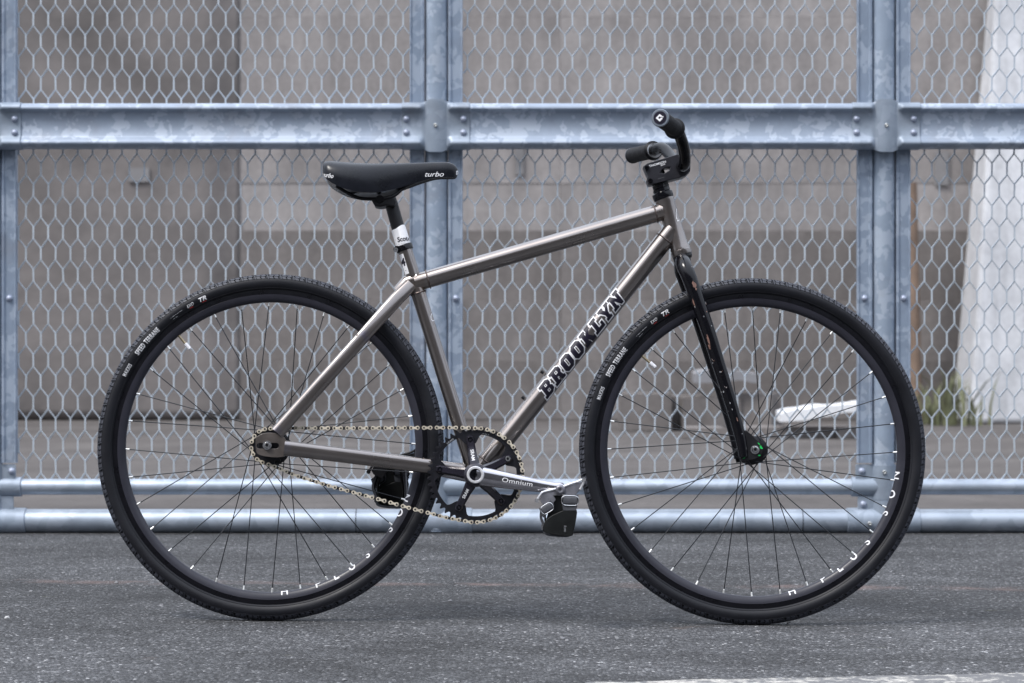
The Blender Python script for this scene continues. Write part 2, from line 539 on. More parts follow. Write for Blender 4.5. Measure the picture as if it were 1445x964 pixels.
def dirt():
    m, nt, b = new_mat("packed_dirt")
    v = coords(nt)
    f = noise(nt, v, 1.6, 8, 0.65)
    g = noise(nt, v, 25, 6, 0.7)
    c = ramp(nt, f, [(0.3, (0.060, 0.053, 0.050)), (0.5, (0.088, 0.079, 0.075)), (0.7, (0.125, 0.114, 0.108))])
    c = mixc(nt, 0.6, c, ramp(nt, g, [(0.3, 0.6), (0.7, 1.3)]), 'MULTIPLY')
    nt.links.new(c, b.inputs["Base Color"]); b.inputs["Roughness"].default_value = 0.95
    bump(nt, b, g, 0.8, 0.01)
    return m
M['dirt'] = dirt()

def grid_sheet(name, xs, ys, zf, mat):
    vs = [(x, y, zf(x, y)) for y in ys for x in xs]
    nx = len(xs)
    fs = [(j * nx + i, j * nx + i + 1, (j + 1) * nx + i + 1, (j + 1) * nx + i) for j in range(len(ys) - 1) for i in range(nx - 1)]
    me = bpy.data.meshes.new(name); me.from_pydata(vs, [], fs)
    return link(name, me, None, mat)

FY = 2.245 + 0.035
def frange(a, b, n): return [a + (b - a) * i / n for i in range(n + 1)]
xs = [-90, -40, -15, -6] + frange(-3, 3, 60) + [6, 15, 40, 90]
ys = [-90, -40, -15, -6] + frange(-3, 2.6, 56)
road = grid_sheet("road", xs, ys, ground_z, M['asphalt']); tag(road, kind='structure')
yard = grid_sheet("ground", xs, [2.6, 4, 6, 8, 11, 14, 18, 40, 90, 160], lambda x, y: 0.0 if y < 2.7 else -0.004, M['dirt']); tag(yard, kind='structure')

# worn white line along the road edge, bottom right of the picture
def G(px, py, zz=0.0):
    d = FPX * (H - zz) / (py - 482.0)
    return Vector(((px - 722.5) * d / FPX, d - D, zz))
def worn_paint():
    m, nt, b = new_mat("worn_road_paint")
    v = coords(nt)
    f = noise(nt, v, 45, 6, 0.75); g = noise(nt, v, 9, 3, 0.6)
    ad = N(nt, "ShaderNodeMath", operation='MULTIPLY_ADD'); nt.links.new(g, ad.inputs[0]); ad.inputs[1].default_value = 0.5; nt.links.new(f, ad.inputs[2])
    k = ramp(nt, ad.outputs[0], [(0.66, 0.0), (0.76, 1.0)])
    vo = nt.nodes.new("ShaderNodeTexVoronoi"); vo.inputs["Scale"].default_value = 170
    nt.links.new(v, vo.inputs["Vector"])
    sep = nt.nodes.new("ShaderNodeSeparateColor"); nt.links.new(vo.outputs["Color"], sep.inputs[0])
    agg = ramp(nt, sep.outputs[0], [(0.0, (0.30, 0.29, 0.27)), (1.0, (0.52, 0.50, 0.46))])
    c = mixc(nt, k, agg, (0.13, 0.13, 0.135))
    nt.links.new(c, b.inputs["Base Color"]); b.inputs["Roughness"].default_value = 0.85
    bump(nt, b, vo.outputs["Distance"], 0.7, 0.002)
    return m
M['paint'] = worn_paint()
mb = MB()
a0, a1 = G(850, 964.5), G(1445, 946.5)
dirv = (a1 - a0).normalized(); nrm = Vector((dirv.y, -dirv.x, 0))
npt = 240
for i in range(npt + 1):
    t = -0.03 + 3.2 * i / npt
    p = a0 + dirv * t
    w = 0.010 * mnoise.noise(Vector((t * 9, 0, 0))) + 0.006 * mnoise.noise(Vector((t * 40, 3, 0))) + 0.004 * mnoise.noise(Vector((t * 130, 7, 0)))
    q = p + nrm * (0.0 + w); r = p + nrm * (0.14 + w * 0.7)
    for s_ in (q, r): mb.v.append((s_.x, s_.y, ground_z(s_.x, s_.y) + 0.0035))
for i in range(npt): mb.f.append((2 * i, 2 * i + 1, 2 * i + 3, 2 * i + 2))
line = mb.build("road_marking", M['paint'], None, False); tag(line, kind='structure')

# loose grit on the asphalt
mb = MB()
def pebble(mb, x, y, z, r):
    vs = []; 
    t = (1 + 5 ** 0.5) / 2
    base = [(-1, t, 0), (1, t, 0), (-1, -t, 0), (1, -t, 0), (0, -1, t), (0, 1, t), (0, -1, -t), (0, 1, -t), (t, 0, -1), (t, 0, 1), (-t, 0, -1), (-t, 0, 1)]
    fs = [(0, 11, 5), (0, 5, 1), (0, 1, 7), (0, 7, 10), (0, 10, 11), (1, 5, 9), (5, 11, 4), (11, 10, 2), (10, 7, 6), (7, 1, 8), (3, 9, 4), (3, 4, 2), (3, 2, 6), (3, 6, 8), (3, 8, 9), (4, 9, 5), (2, 4, 11), (6, 2, 10), (8, 6, 7), (9, 8, 1)]
    a = random.random() * PI; ca, sa = math.cos(a), math.sin(a)
    sx, sy, sz = r * random.uniform(.7, 1.2) / 1.9, r * random.uniform(.6, 1.1) / 1.9, r * random.uniform(.4, .7) / 1.9
    for (p, q, w) in base:
        k = random.uniform(.8, 1.2)
        p2, q2 = p * sx * k, q * sy * k
        vs.append((x + p2 * ca - q2 * sa, y + p2 * sa + q2 * ca, z + w * sz * k + r * 0.15))
    mb.add(vs, fs)
for i in range(2600):
    y = random.uniform(-1.0, 2.15); x = random.uniform(-1.7, 1.7)
    r = random.choice([0.0011, 0.0014, 0.0018, 0.0018, 0.0025])
    if random.random() < 0.02: r = random.uniform(0.004, 0.006)
    pebble(mb, x, y, ground_z(x, y), r)
g1 = mb.build("grit", M['stone'], None, False)
tag(g1, 'loose pale grit and small stones scattered over the grey asphalt', 'grit', kind='stuff')
mb = MB(); c = G(1112, 879); pebble(mb, wF.x + 0.071, wF.y - 0.028, ground_z(wF.x + .07, 0) + 0.001, 0.0075)
g2 = mb.build("pebble", M['stone'], None, False)
tag(g2, 'small grey pebble lying just in front of where the front tyre touches the asphalt', 'pebble')
mb = MB(); c = G(10, 879)
pebble(mb, c.x, c.y, ground_z(c.x, c.y) - .001, 0.0085)
g3 = mb.build("pebble", simple("pale_chip", (0.38, 0.38, 0.38), .7), None, False)
tag(g3, 'pale flat stone chip on the asphalt at the far left, level with the rear tyre', 'pebble')

# ------------------------------------------------------------------ building on the other side of the road (unseen, added behind the viewpoint to darken reflections and front light)
def facade_mat():
    m, nt, b = new_mat("grey_render")
    v = coords(nt)
    c = ramp(nt, noise(nt, v, .6, 6, .6), [(0.3, (0.13, 0.125, 0.12)), (0.7, (0.20, 0.19, 0.185))])
    nt.links.new(c, b.inputs["Base Color"]); b.inputs["Roughness"].default_value = 0.9
    return m
M['facade'] = facade_mat()
M['darkglass'] = simple("dark_window_glass", (0.02, 0.025, 0.03), 0.12, 0.0, 0.1, 3)
bld = empty("added_building", (0, -17, 0))
tag(bld, 'long plain grey two storey block across the road, unseen, added to darken reflections', 'added_building')
mb = MB(); mb.box((0, -4.0, 4.6), (70, 8.0, 9.2)); mb.build("wall", M['facade'], bld, False)
mb = MB(); mb.box((0, -4.0, 9.32), (70.6, 8.6, 0.24)); mb.build("roof", M['asphalt'], bld, False)
for i_ in range(17):
    for z_ in (1.9, 6.2):
        mb = MB(); mb.box((-32 + 4 * i_, 0.04, z_), (1.9, 0.08, 1.7)); w_o = mb.build("window", M['facade'], bld, False)
        mb = MB(); mb.box((-32 + 4 * i_, 0.086, z_), (1.7, 0.01, 1.5)); mb.build("pane", M['darkglass'], w_o, False)

# ------------------------------------------------------------------ far wall behind the yard
WY = 12.6
WS = (D + WY) / FPX
def W(px, py, y=WY):
    k = (D + y) / FPX
    return Vector(((px - 722.5) * k, y, H + (482 - py) * k))
def concrete(name, c0, c1, c2, sc=1.0):
    m, nt, b = new_mat(name)
    v = coords(nt, True)
    a = noise(nt, v, 0.9 * sc, 6, 0.6)
    c = ramp(nt, a, [(0.3, c0), (0.5, c1), (0.7, c2)])
    vs = coords(nt, True, (3.5, 1, 0.5))
    st = noise(nt, vs, 1.4 * sc, 6, 0.65)
    c = mixc(nt, 0.75, c, ramp(nt, st, [(0.3, 0.72), (0.7, 1.22)]), 'MULTIPLY')
    c = mixc(nt, 0.5, c, ramp(nt, noise(nt, v, 30, 4, 0.6), [(0.3, 0.8), (0.7, 1.2)]), 'MULTIPLY')
    oi = nt.nodes.new("ShaderNodeObjectInfo")
    c = mixc(nt, 1.0, c, ramp(nt, oi.outputs["Random"], [(0.0, 0.93), (1.0, 1.06)]), 'MULTIPLY')
    nt.links.new(c, b.inputs["Base Color"]); b.inputs["Roughness"].default_value = 0.9
    bump(nt, b, noise(nt, v, 12, 5, 0.6), 0.4, 0.01)
    return m
M['conc'] = concrete("weathered_concrete", (0.222, 0.205, 0.200), (0.295, 0.274, 0.268), (0.365, 0.342, 0.336))
M['concdark'] = concrete("damp_concrete", (0.11, 0.104, 0.104), (0.145, 0.138, 0.138), (0.18, 0.172, 0.172))
M['concbase'] = concrete("stained_concrete", (0.132, 0.118, 0.112), (0.178, 0.162, 0.155), (0.225, 0.207, 0.200))
wall = empty("retaining_wall", (0, WY, 0))
tag(wall, 'weathered grey concrete retaining wall of stacked panels, blurred behind the mesh fence', 'wall')
edges_z = [0.0, 0.42, 0.86, 1.36, 1.70, 2.9, 4.3]
col_x = [-12, -9.2, -6.9, -4.6, -1.99, 0.35, 2.6, 5.0, 7.4, 10]
for j in range(len(edges_z) - 1):
    for i in range(len(col_x) - 1):
        x0, x1 = col_x[i] + 0.0004, col_x[i + 1] - 0.0004
        z0, z1 = edges_z[j] + 0.0004, edges_z[j + 1] - 0.0004
        yoff = {0: -0.03, 1: -0.015, 2: -0.008, 3: 0.004, 4: 0.0, 5: 0.0}[j] + random.uniform(-.002, .002)
        mb = MB(); bv = 0.002
        # bevelled panel
        f0, f1 = yoff, 0.35
        vs = [(x0, f0 + bv, z0), (x1, f0 + bv, z0), (x1, f0 + bv, z1), (x0, f0 + bv, z1),
              (x0 + bv, f0, z0 + bv), (x1 - bv, f0, z0 + bv), (x1 - bv, f0, z1 - bv), (x0 + bv, f0, z1 - bv),
              (x0, f1, z0), (x1, f1, z0), (x1, f1, z1), (x0, f1, z1)]
        mb.add(vs, [(4, 5, 6, 7), (0, 1, 5, 4), (1, 2, 6, 5), (2, 3, 7, 6), (3, 0, 4, 7), (0, 8, 9, 1), (1, 9, 10, 2), (2, 10, 11, 3), (3, 11, 8, 0), (8, 11, 10, 9)])
        mt = M['concdark'] if (x1 < -1.9) else (M['concbase'] if j < 3 else M['conc'])
        mb.build("panel", mt, wall, False)
mb = MB(); mb.box((0, 0.40, 2.15), (24, 0.08, 4.3)); mb.build("backing", M['concdark'], wall, False)
mb = MB(); mb.box((0, 0.15, 4.36), (24.2, 0.6, 0.12)); mb.build("coping", M['conc'], wall, False)

# pale battered buttress at the right
mb = MB()
b0, b1 = W(1356, 594, WY - 0.5), W(1412, -60, WY - 0.5)
yb0, yb1 = WY - 0.5, WY - 0.13
vs = []
for (xl, xr, z, yf) in ((b0.x, b0.x + 1.35, 0.0, yb0 - .35), (b1.x + 0.25, b1.x + 1.05, 4.2, yb1 - 0.12)):
    vs += [(xl, yf, z), (xr, yf, z), (xr, yb1, z), (xl, yb1, z)]
# correct the left edge so that it runs through the two traced points
sl = (b1.x - b0.x) / (b1.z - b0.z)
vs[4] = (b0.x + sl * 4.2, vs[4][1], 4.2); vs[7] = (b0.x + sl * 4.2, vs[7][1], 4.2)
mb.add(vs, [(0, 1, 5, 4), (1, 2, 6, 5), (2, 3, 7, 6), (3, 0, 4, 7), (4, 5, 6, 7), (0, 3, 2, 1)])
bt = mb.build("buttress", concrete("limewashed_concrete", (0.42, 0.43, 0.455), (0.52, 0.53, 0.555), (0.58, 0.59, 0.615), 2), None, False)
md = bt.modifiers.new("bev", 'BEVEL'); md.width = 0.03; md.segments = 2
tag(bt, 'pale whitewashed buttress, slightly battered, blurred behind the fence at the far right', 'buttress')

# dark hanging sheet at left with diagonal folds
mb = MB(); nx, nz = 70, 50
c0, c1 = W(-40, 0), W(338, 0)
for j in range(nz + 1):
    for i in range(nx + 1):
        u, w_ = i / nx, j / nz
        x = c0.x - 0.4 + (c1.x - c0.x + 0.4) * u; z = 0.01 + 3.44 * w_
        fold = 0.05 * math.sin((x * 1.2 + z * 1.1) * 6 + 1.5 * mnoise.noise(Vector((x, z, 0)))) * (0.4 + 0.6 * w_)
        fold += 0.05 * mnoise.noise(Vector((x * 2.2, z * 1.3, 5)))
        kk = smooth01((c1.x - x) / 0.25); ye = -0.036 if z < .5 else (-0.021 if z < .92 else (-0.014 if z < 1.42 else -0.006)); mb.v.append((x, WY + ye * (1 - kk) - kk * 0.0665 + fold * 0.2 * kk, z))
for j in range(nz):
    for i in range(nx):
        k = j * (nx + 1) + i; mb.f.append((k, k + 1, k + nx + 2, k + nx + 1))
M['tarp'] = simple("grey_brown_sheeting", (0.165, 0.150, 0.145), 0.7, 0, 0.35, 1.5, 0.3, bscale=8, bdist=0.02)
tp = mb.build("tarpaulin", M['tarp'], None)
md = tp.modifiers.new("thick", 'SOLIDIFY'); md.thickness = 0.002
tag(tp, 'creased grey-brown sheeting hung on the concrete wall behind the left fence bay', 'tarpaulin')

# rusty pipe standing by the wall at right, pale scraps and weeds
mb = MB(); p0 = W(1289, 430, WY - .3); p1 = W(1285, 268, WY - .3)
mb.tube([(p0.x + .02, WY - .3, 0.0), (p0.x, WY - .3, p0.z), (p1.x, WY - .3, p1.z + .05)], 0.045, 12)
o = mb.build("rusty_post", simple("rust_orange", (0.22, 0.155, 0.115), .8, 0, .3, 6), None)
tag(o, 'short rusty orange post standing against the wall beside the right fence post', 'post')
def slab(name, px0, py0, px1, py1, y, th, mat, label, cat, bend=0.0):
    mb = MB(); n = 14; a = W(px0, py0, y); b = W(px1, py1, y)
    for i in range(n + 1):
        t = i / n; wv = 0.5 + 0.5 * math.sin(PI * min(1, t * 1.3 + .1))
        c = a.lerp(b, t); hh = (abs(th) * (0.4 + 0.6 * wv)) / 2
        c.z += bend * math.sin(PI * t)
        for (dy, dz) in ((-0.12, -hh), (0.12, -hh * .7), (0.12, hh), (-0.12, hh * .9)):
            mb.v.append((c.x, c.y + dy, c.z + dz + 0.01 * mnoise.noise(Vector((t * 5, dy * 9, dz * 9)))))
    for i in range(n):
        for k in range(4):
            k2 = (k + 1) % 4; mb.f.append((4 * i + k, 4 * i + 4 + k, 4 * i + 4 + k2, 4 * i + k2))
    mb.f.append((0, 1, 2, 3)); mb.f.append((4 * n + 3, 4 * n + 2, 4 * n + 1, 4 * n))
    o = mb.build(name, mat, None, True); tag(o, label, cat); return o
M['scrap'] = simple("white_sheet_scrap", (0.75, 0.76, 0.78), .6, 0, .15, 5)
M['scrap2'] = simple("grey_sheet_scrap", (0.25, 0.25, 0.265), .6, 0, .2, 5)
zsh = H
def on_stack(px, py, y, name, n=1):
    """block of rubble that carries the scrap so it does not float"""
    t = W(px, py, y); mb = MB()
    w = 0.5; 
    for k in range(7):
        fx = t.x + random.uniform(-w, w) ; hz = max(0.06, t.z * random.uniform(.6, .95))
        mb.box((fx, y + random.uniform(-.05, .12), hz / 2), (random.uniform(.25, .4), .3, hz), Matrix.Rotation(random.uniform(-.3, .3), 3, 'Z'))
    return mb
mb = on_stack(1110, 600, 9.4, "r"); 
o = mb.build("rubble_pile", M['concbase'], None, False); tag(o, 'low heap of broken concrete blocks under the white sheet scrap behind the fence', 'rubble')
slab("sheet_scrap", 1098, 588, 1215, 572, 9.3, 0.075, M['scrap'], 'bright white crumpled strip on rubble behind the fence, seen through the front wheel', 'scrap', 0.0)
mb = on_stack(1010, 548, 10.6, "r")
o = mb.build("rubble_pile", M['concbase'], None, False); tag(o, 'heap of concrete blocks under the dull grey scrap behind the fork', 'rubble')
slab("sheet_scrap", 978, 533, 1066, 533, 10.5, 0.09, M['scrap2'], 'dull grey crumpled strip on blocks behind the fence, seen beside the fork blades', 'scrap', 0.02)
M['plate'] = simple("faded_plate", (0.215, 0.21, 0.215), .7, 0, .2, 5)
def small_plate(px, py, w, h, label):
    c = W(px, py, WY - (0.085 if px < 300 else 0.012)); mb = MB(); mb.box(c, (w, 0.012, h)); o = mb.build("wall_plate", M['plate'], None, False); tag(o, label, 'plate')
small_plate(196, 247, 0.15, 0.10, 'small pale plate on the wall high behind the left fence bay')
small_plate(733, 225, 0.06, 0.22, 'narrow pale plate on the wall behind the middle bay, just under the rail')
small_plate(1329, 238, 0.10, 0.24, 'small pale plate on the wall under the rail, right of the right fence post')

def weeds(name, cx, cy, n, spread, hmax, label, seed):
    rnd = random.Random(seed); mb = MB()
    for i in range(n):
        x = cx + rnd.gauss(0, spread); y = cy + rnd.uniform(-.15, .15); h = hmax * rnd.uniform(.35, 1)
        lx, ly = rnd.gauss(0, .25) * h, rnd.gauss(0, .15) * h; w = rnd.uniform(.008, .018)
        a = rnd.random() * PI; wx, wy = math.cos(a) * w, math.sin(a) * w
        k = len(mb.v)
        for t in (0, .35, .7):
            px_, py_, pz_ = x + lx * t * t, y + ly * t * t, h * t * (1 - .15 * t)
            ww = 1 - t * .7
            mb.v += [(px_ - wx * ww, py_ - wy * ww, pz_), (px_ + wx * ww, py_ + wy * ww, pz_)]
        mb.v.append((x + lx, y + ly, h * .85))
        mb.f += [(k, k + 1, k + 3, k + 2), (k + 2, k + 3, k + 5, k + 4), (k + 4, k + 5, k + 6)]
    o = mb.build(name, M['weed'], None, False); tag(o, label, 'weeds'); return o
M['weed'] = simple("weed_green", (0.17, 0.18, 0.10), .7, 0, .35, 3)
wx = W(1345, 560, WY - 1.2)
weeds("weed_clump", wx.x, WY - 1.2, 70, 0.10, 0.48, 'green and straw coloured weeds at the foot of the pale buttress', 3)
wx = W(1314, 560, WY - 1.0)
weeds("weed_clump", wx.x, WY - 1.0, 30, 0.06, 0.36, 'sparse green weeds between the right fence post and the buttress', 4)

# ================================================================== THE FENCE
def F(px, py, y=0.0):
    k = (D + FY + y) / FPX
    return Vector(((px - 722.5) * k, FY + y, H + (482 - py) * k))
KF = (D + FY) / FPX
fence = empty("fence", (0, FY, 0))
tag(fence, 'galvanised steel fence with expanded mesh bays, round posts and two bottom pipes', 'fence')
def fl(v): return (v[0], v[1] - FY, v[2])
ZT = 2.35
post_px = [-1273, -642.5, -12.5, 616.0, 1246.5, 1877, 2507.5]
# rail section: (row, yoffset)
RAIL = [(149.2, 0.012), (148.0, -0.016), (149.0, -0.026), (151.5, -0.034), (154.6, -0.039), (156.6, -0.0385), (158.0, -0.034), (160.2, -0.026), (163.0, -0.0225), (178, -0.0215), (193.5, -0.0225), (196.0, -0.0265), (199.5, -0.034), (203.0, -0.0395), (205.2, -0.0395), (207.0, -0.036), (209.5, -0.026), (211.5, -0.010), (211.5, 0.012)]
YB = -0.028      # the rail sits in front of the posts
def rail_pt(px, row, yo):
    k = KF * 1.0
    return ((px - 722.5) * k, yo + YB, H + (482 - row) * k)
def rail_between(pa, pb):
    mb = MB(); n = 8
    for i in range(n + 1):
        px = pa + (pb - pa) * i / n
        for (r, yo) in RAIL: mb.v.append(rail_pt(px, r, yo))
        for (r, yo) in reversed(RAIL): mb.v.append(rail_pt(px, 180 + (r - 180) * 0.93, yo + 0.004 if abs(r - 180) > 5 else yo + 0.004))
    m = 2 * len(RAIL)
    for i in range(n):
        for k in range(m):
            k2 = (k + 1) % m
            mb.f.append((i * m + k, i * m + k2, (i + 1) * m + k2, (i + 1) * m + k))
    mb.f.append(tuple(range(m))); mb.f.append(tuple(n * m + k for k in reversed(range(m))))
    return mb.build("rail", M['galv_rail'], fence, True, 50)

def rail_bracket(pc):
    """stamped sleeve that grips the rails on both sides and bulges round the post"""
    mb = MB(); hw = 47.5; n = 76
    rows = [r for (r, _) in RAIL]
    rpost = 0.036
    for i in range(n + 1):
        dx = -hw + 2 * hw * i / n
        u = abs(dx) * KF
        core = smooth01((23 - abs(dx)) / 8.0)     # 1 near the post
        for j, (r, yo) in enumerate(RAIL):
            row = 180 + (r - 180) * 1.014
            if abs(dx) < 17:
                k = math.cos(PI / 2 * dx / 17) ** 0.8
                ext = 4.2 * min(1.0, k * 1.25)
                if j <= 1: row -= ext
                if j >= len(RAIL) - 2: row += ext
            y = yo - 0.0022
            web = -0.0255
            bul = None
            flat = y * (1 - core) + min(web, 0.0) * core if (2 <= j <= len(RAIL) - 3) else y
            y2 = flat
            if u < 0.038:
                b_ = -0.0215 - 0.0135 * max(0.0, math.cos(PI / 2 * u / 0.038)) ** 0.9
                if 1 <= j <= len(RAIL) - 2: y2 = min(flat, b_)
                elif j in (0, len(RAIL) - 1): y2 = min(yo, b_ + 0.022)
            mb.v.append((( (pc + dx) - 722.5) * KF, y2 + YB, H + (482 - row) * KF))
    m = len(RAIL)
    for i in range(n):
        for k in range(m - 1):
            mb.f.append((i * m + k, i * m + k + 1, (i + 1) * m + k + 1, (i + 1) * m + k))
    o = mb.build("rail_bracket", M['galv_cast'], fence, True, 60)
    md = o.modifiers.new("thick", 'SOLIDIFY'); md.thickness = 0.003; md.offset = 0.0
    for dx in (-41.5, 38.5):
        for row in (170.3, 189.4):
            b = bolt_at(pc + dx, row, -0.0255 + YB, 4.7 * KF, o, M['bolt'])
    bolt_at(pc - 0.5, 179.5, -0.0355 + YB - 0.001, 2.9 * KF, o, M['screw'], hexa=True)
    return o

def bolt_mesh(rad, hexa):
    mb = MB()
    if hexa:
        mb.lathe([(0.0001, -rad * .35), (rad * .35, -rad * .35), (rad * .42, -rad * .75), (rad * .8, -rad * .7), (rad, -rad * .35), (rad, 0)], seg=20)
    else:
        mb.lathe([(0.0001, -rad * .85), (rad * .3, -rad * .82), (rad * .6, -rad * .68), (rad * .85, -rad * .42), (rad * .95, -rad * .2), (rad * 1.02, 0)], seg=24)
    return mb.mesh("bolt")
_bm = {}
def bolt_at(px, row, y, rad, parent, mat, hexa=False):
    key = (round(rad, 5), hexa, mat.name)
    if key not in _bm:
        _bm[key] = bolt_mesh(rad, hexa)
        _bm[key].materials.append(mat)
        for p in _bm[key].polygons: p.use_smooth = True
    o = bpy.data.objects.new("screw" if hexa else "bolt", _bm[key]); COL.objects.link(o)
    o.parent = parent
    o.location = ((px - 722.5) * KF, y, H + (482 - row) * KF)
    return o

for i, pc in enumerate(post_px):
    # round post
    mb = MB()
    x = (pc - 722.5) * KF
    mb.tube([(x, 0, 0.005), (x, 0, ZT)], 16.2 * KF, 40)
    mb.lathe([(0.0001, ZT + 0.022), (0.02, ZT + 0.02), (0.034, ZT + 0.008), (0.036, ZT), (0.036, ZT - 0.02)], (x, 0, 0), 32, 'Z')
    mb.build("post", M['galv'], fence, True)
    # folded flanges (panel frame uprights) both sides
    for sgn, inner, outer in ((-1, -16.7, -37.5), (1, 16.7, 37.0)):
        a, b = inner, outer
        ztop = ZT - 0.02; zb = H + (482 - 653.0) * KF
        # section in plan: (dx px, y m)
        sec = [(a, 0.008), (a, -0.020), (a + sgn * 1.2, -0.022), (a + sgn * 3.6, -0.022), (a + sgn * 4.2, -0.019), (a + sgn * 5.0, -0.0175),
               (b - sgn * 2.8, -0.0175), (b - sgn * 2.2, -0.0205), (b - sgn * 0.6, -0.0215), (b, -0.019), (b, 0.008),
               (b - sgn * 1.5, 0.008), (b - sgn * 1.5, -0.014), (a + sgn * 2, -0.014), (a + sgn * 1.5, 0.008)]
        mb = MB()
        for z in (zb, ztop):
            for (dx, y) in sec: mb.v.append(((pc + dx - 722.5) * KF, y, z))
        n = len(sec)
        for k in range(n): mb.f.append((k, (k + 1) % n, n + (k + 1) % n, n + k))
        mb.f.append(tuple(range(n))); mb.f.append(tuple(n + k for k in reversed(range(n))))
        fo = mb.build("panel_stile", M['galv_flange'], fence, True, 30)
        bolt_at(pc + (a + b) / 2 + sgn * 0.6, 421.3, -0.0175, 4.7 * KF, fo, M['bolt'])
    rail_bracket(pc)
    # lower stamped fitting joining post and both pipes
    lf = MB()
    def patch(px0, px1, r0, r1, y, th=0.006, rc=2.5):
        cs = []
        for (cx, cy, a0) in ((px1 - rc, r0 + rc, 0), (px0 + rc, r0 + rc, 90), (px0 + rc, r1 - rc, 180), (px1 - rc, r1 - rc, 270)):
            for q in range(5):
                a = math.radians(a0 + q * 22.5); cs.append((cx + rc * math.cos(a), cy - rc * math.sin(a)))
        n = len(cs); k0 = len(lf.v)
        for yy in (y, y + th):
            for (cx, cy) in cs: lf.v.append(((cx - 722.5) * KF, yy, H + (482 - cy) * KF))
        lf.f.append(tuple(k0 + k for k in range(n))); lf.f.append(tuple(k0 + n + k for k in reversed(range(n))))
        for k in range(n): lf.f.append((k0 + k, k0 + n + k, k0 + n + (k + 1) % n, k0 + (k + 1) % n))
    zc1, zc2 = H + (482 - 687) * KF, H + (482 - 735.3) * KF
    patch(pc - 40, pc + 36, 655, 681, -0.0150, .007)
    patch(pc - 37, pc + 33, 699.5, 722, -0.0170, .007)
    # vertical half-cylinder over the post
    lf.tube([(x, 0.004, H + (482 - 656.5) * KF), (x, 0.004, H + (482 - 704.5) * KF)], 0.0385, 36)
    lf.tube([(x, 0.004, H + (482 - 705.2) * KF), (x, 0.004, H + (482 - 720) * KF), (x, 0.004, 0.012)], [0.0375, 0.0395, 0.0400], 36)
    # collars round the pipes
    lf.tube([(x - 45.5 * KF, 0, zc1), (x - 45 * KF, 0, zc1), (x - 20 * KF, 0, zc1), (x + 20 * KF, 0, zc1), (x + 43 * KF, 0, zc1), (x + 43.5 * KF, 0, zc1)], [.0262, .0285, .0290, .0290, .0285, .0262], 32)
    lf.tube([(x - 52 * KF, 0, zc2), (x - 51.5 * KF, 0, zc2), (x - 15 * KF, 0, zc2), (x + 15 * KF, 0, zc2), (x + 49.5 * KF, 0, zc2), (x + 50 * KF, 0, zc2)], [.0370, .0385, .0405, .0405, .0385, .0370], 36)
    fit = lf.build("post_fitting", M['galv_cast'], fence, True, 30)
    bolt_at(pc - 31.5, 664.5, -0.0150, 4.9 * KF, fit, M['bolt'])
    bolt_at(pc - 1, 665.5, -0.0345, 3.2 * KF, fit, M['screw'], True)
    bolt_at(pc - 29.5, 711.0, -0.0170, 4.9 * KF, fit, M['bolt'])
    bolt_at(pc - 22, 737.5, -0.0405, 3.2 * KF, fit, M['screw'], True)
    bolt_at(pc + 30.5, 664.5, -0.0150, 4.9 * KF, fit, M['bolt'])

def mesh_panel(p0, p1, phase):
    mb = MB()
    sp = 20.87 if p1 < 700 else 21.15
    pitch = 30.05
    zlow, ztop = H + (482 - 679) * KF, ZT - 0.03
    row_lo = 679.0; row_hi = 482 - (ztop - H) / KF
    k0 = int(math.floor((row_hi - 58.2) / pitch)); k1 = int(math.ceil((row_lo - 58.2) / pitch))
    def pt(px, row, y=0.0): return Vector(((px - 722.5) * KF, y, H + (482 - row) * KF))
    xa, xb = p0 + 1.0, p1 - 1.0
    def clip(a, b):
        # a,b = (px,row,y); clip to xa..xb and rows
        for (idx, lim, sg) in ((0, xa, 1), (0, xb, -1), (1, row_hi, 1), (1, row_lo, -1)):
            da, db = (a[idx] - lim) * sg, (b[idx] - lim) * sg
            if da < 0 and db < 0: return None
            if da < 0: t = da / (da - db); a = tuple(a[i] + (b[i] - a[i]) * t for i in range(3))
            elif db < 0: t = db / (db - da); b = tuple(b[i] + (a[i] - b[i]) * t for i in range(3))
        return a, b
    ncol = int((p1 - p0) / sp) + 3
    for k in range(k0 - 1, k1 + 2):
        odd = k % 2
        rc = 58.2 + pitch * k
        for c in range(-2, ncol):
            x = phase + sp * c + (sp / 2 if odd else 0)
            j = lambda s_: 0.7 * mnoise.noise(Vector((x * .31, rc * .17, s_)))
            a, b = (x + j(1), rc - 8.3, 0.0), (x + j(2), rc + 8.3, 0.0)
            r = clip(a, b)
            if r: mb.bar(pt(*r[0][:2], -0.001), pt(*r[1][:2], -0.001), 0.0047, 0.0024)
            # diagonals leaving the bottom of this strand
            for sg in (-1, 1):
                a2 = (x + j(2), rc + 8.3, 0.0); b2 = (x + sg * sp / 2, rc + pitch - 8.3, 0.0)
                r = clip(a2, b2)
                if r:
                    w = 0.0043 if sg < 0 else 0.0030
                    lat = Vector((0, 1, 0.75)) if sg < 0 else Vector((0, 1, 0.4))
                    mb.bar(pt(r[0][0], r[0][1], -0.0012), pt(r[1][0], r[1][1], 0.0012), w, 0.0022, lat)
    o = mb.build("expanded_mesh", M['mesh'], fence, False)
    o['kind'] = 'stuff'
    return o
phases = {-642.5: -605.0, -12.5: 36.8, 616.0: 670.3, 1246.5: 1293.8}
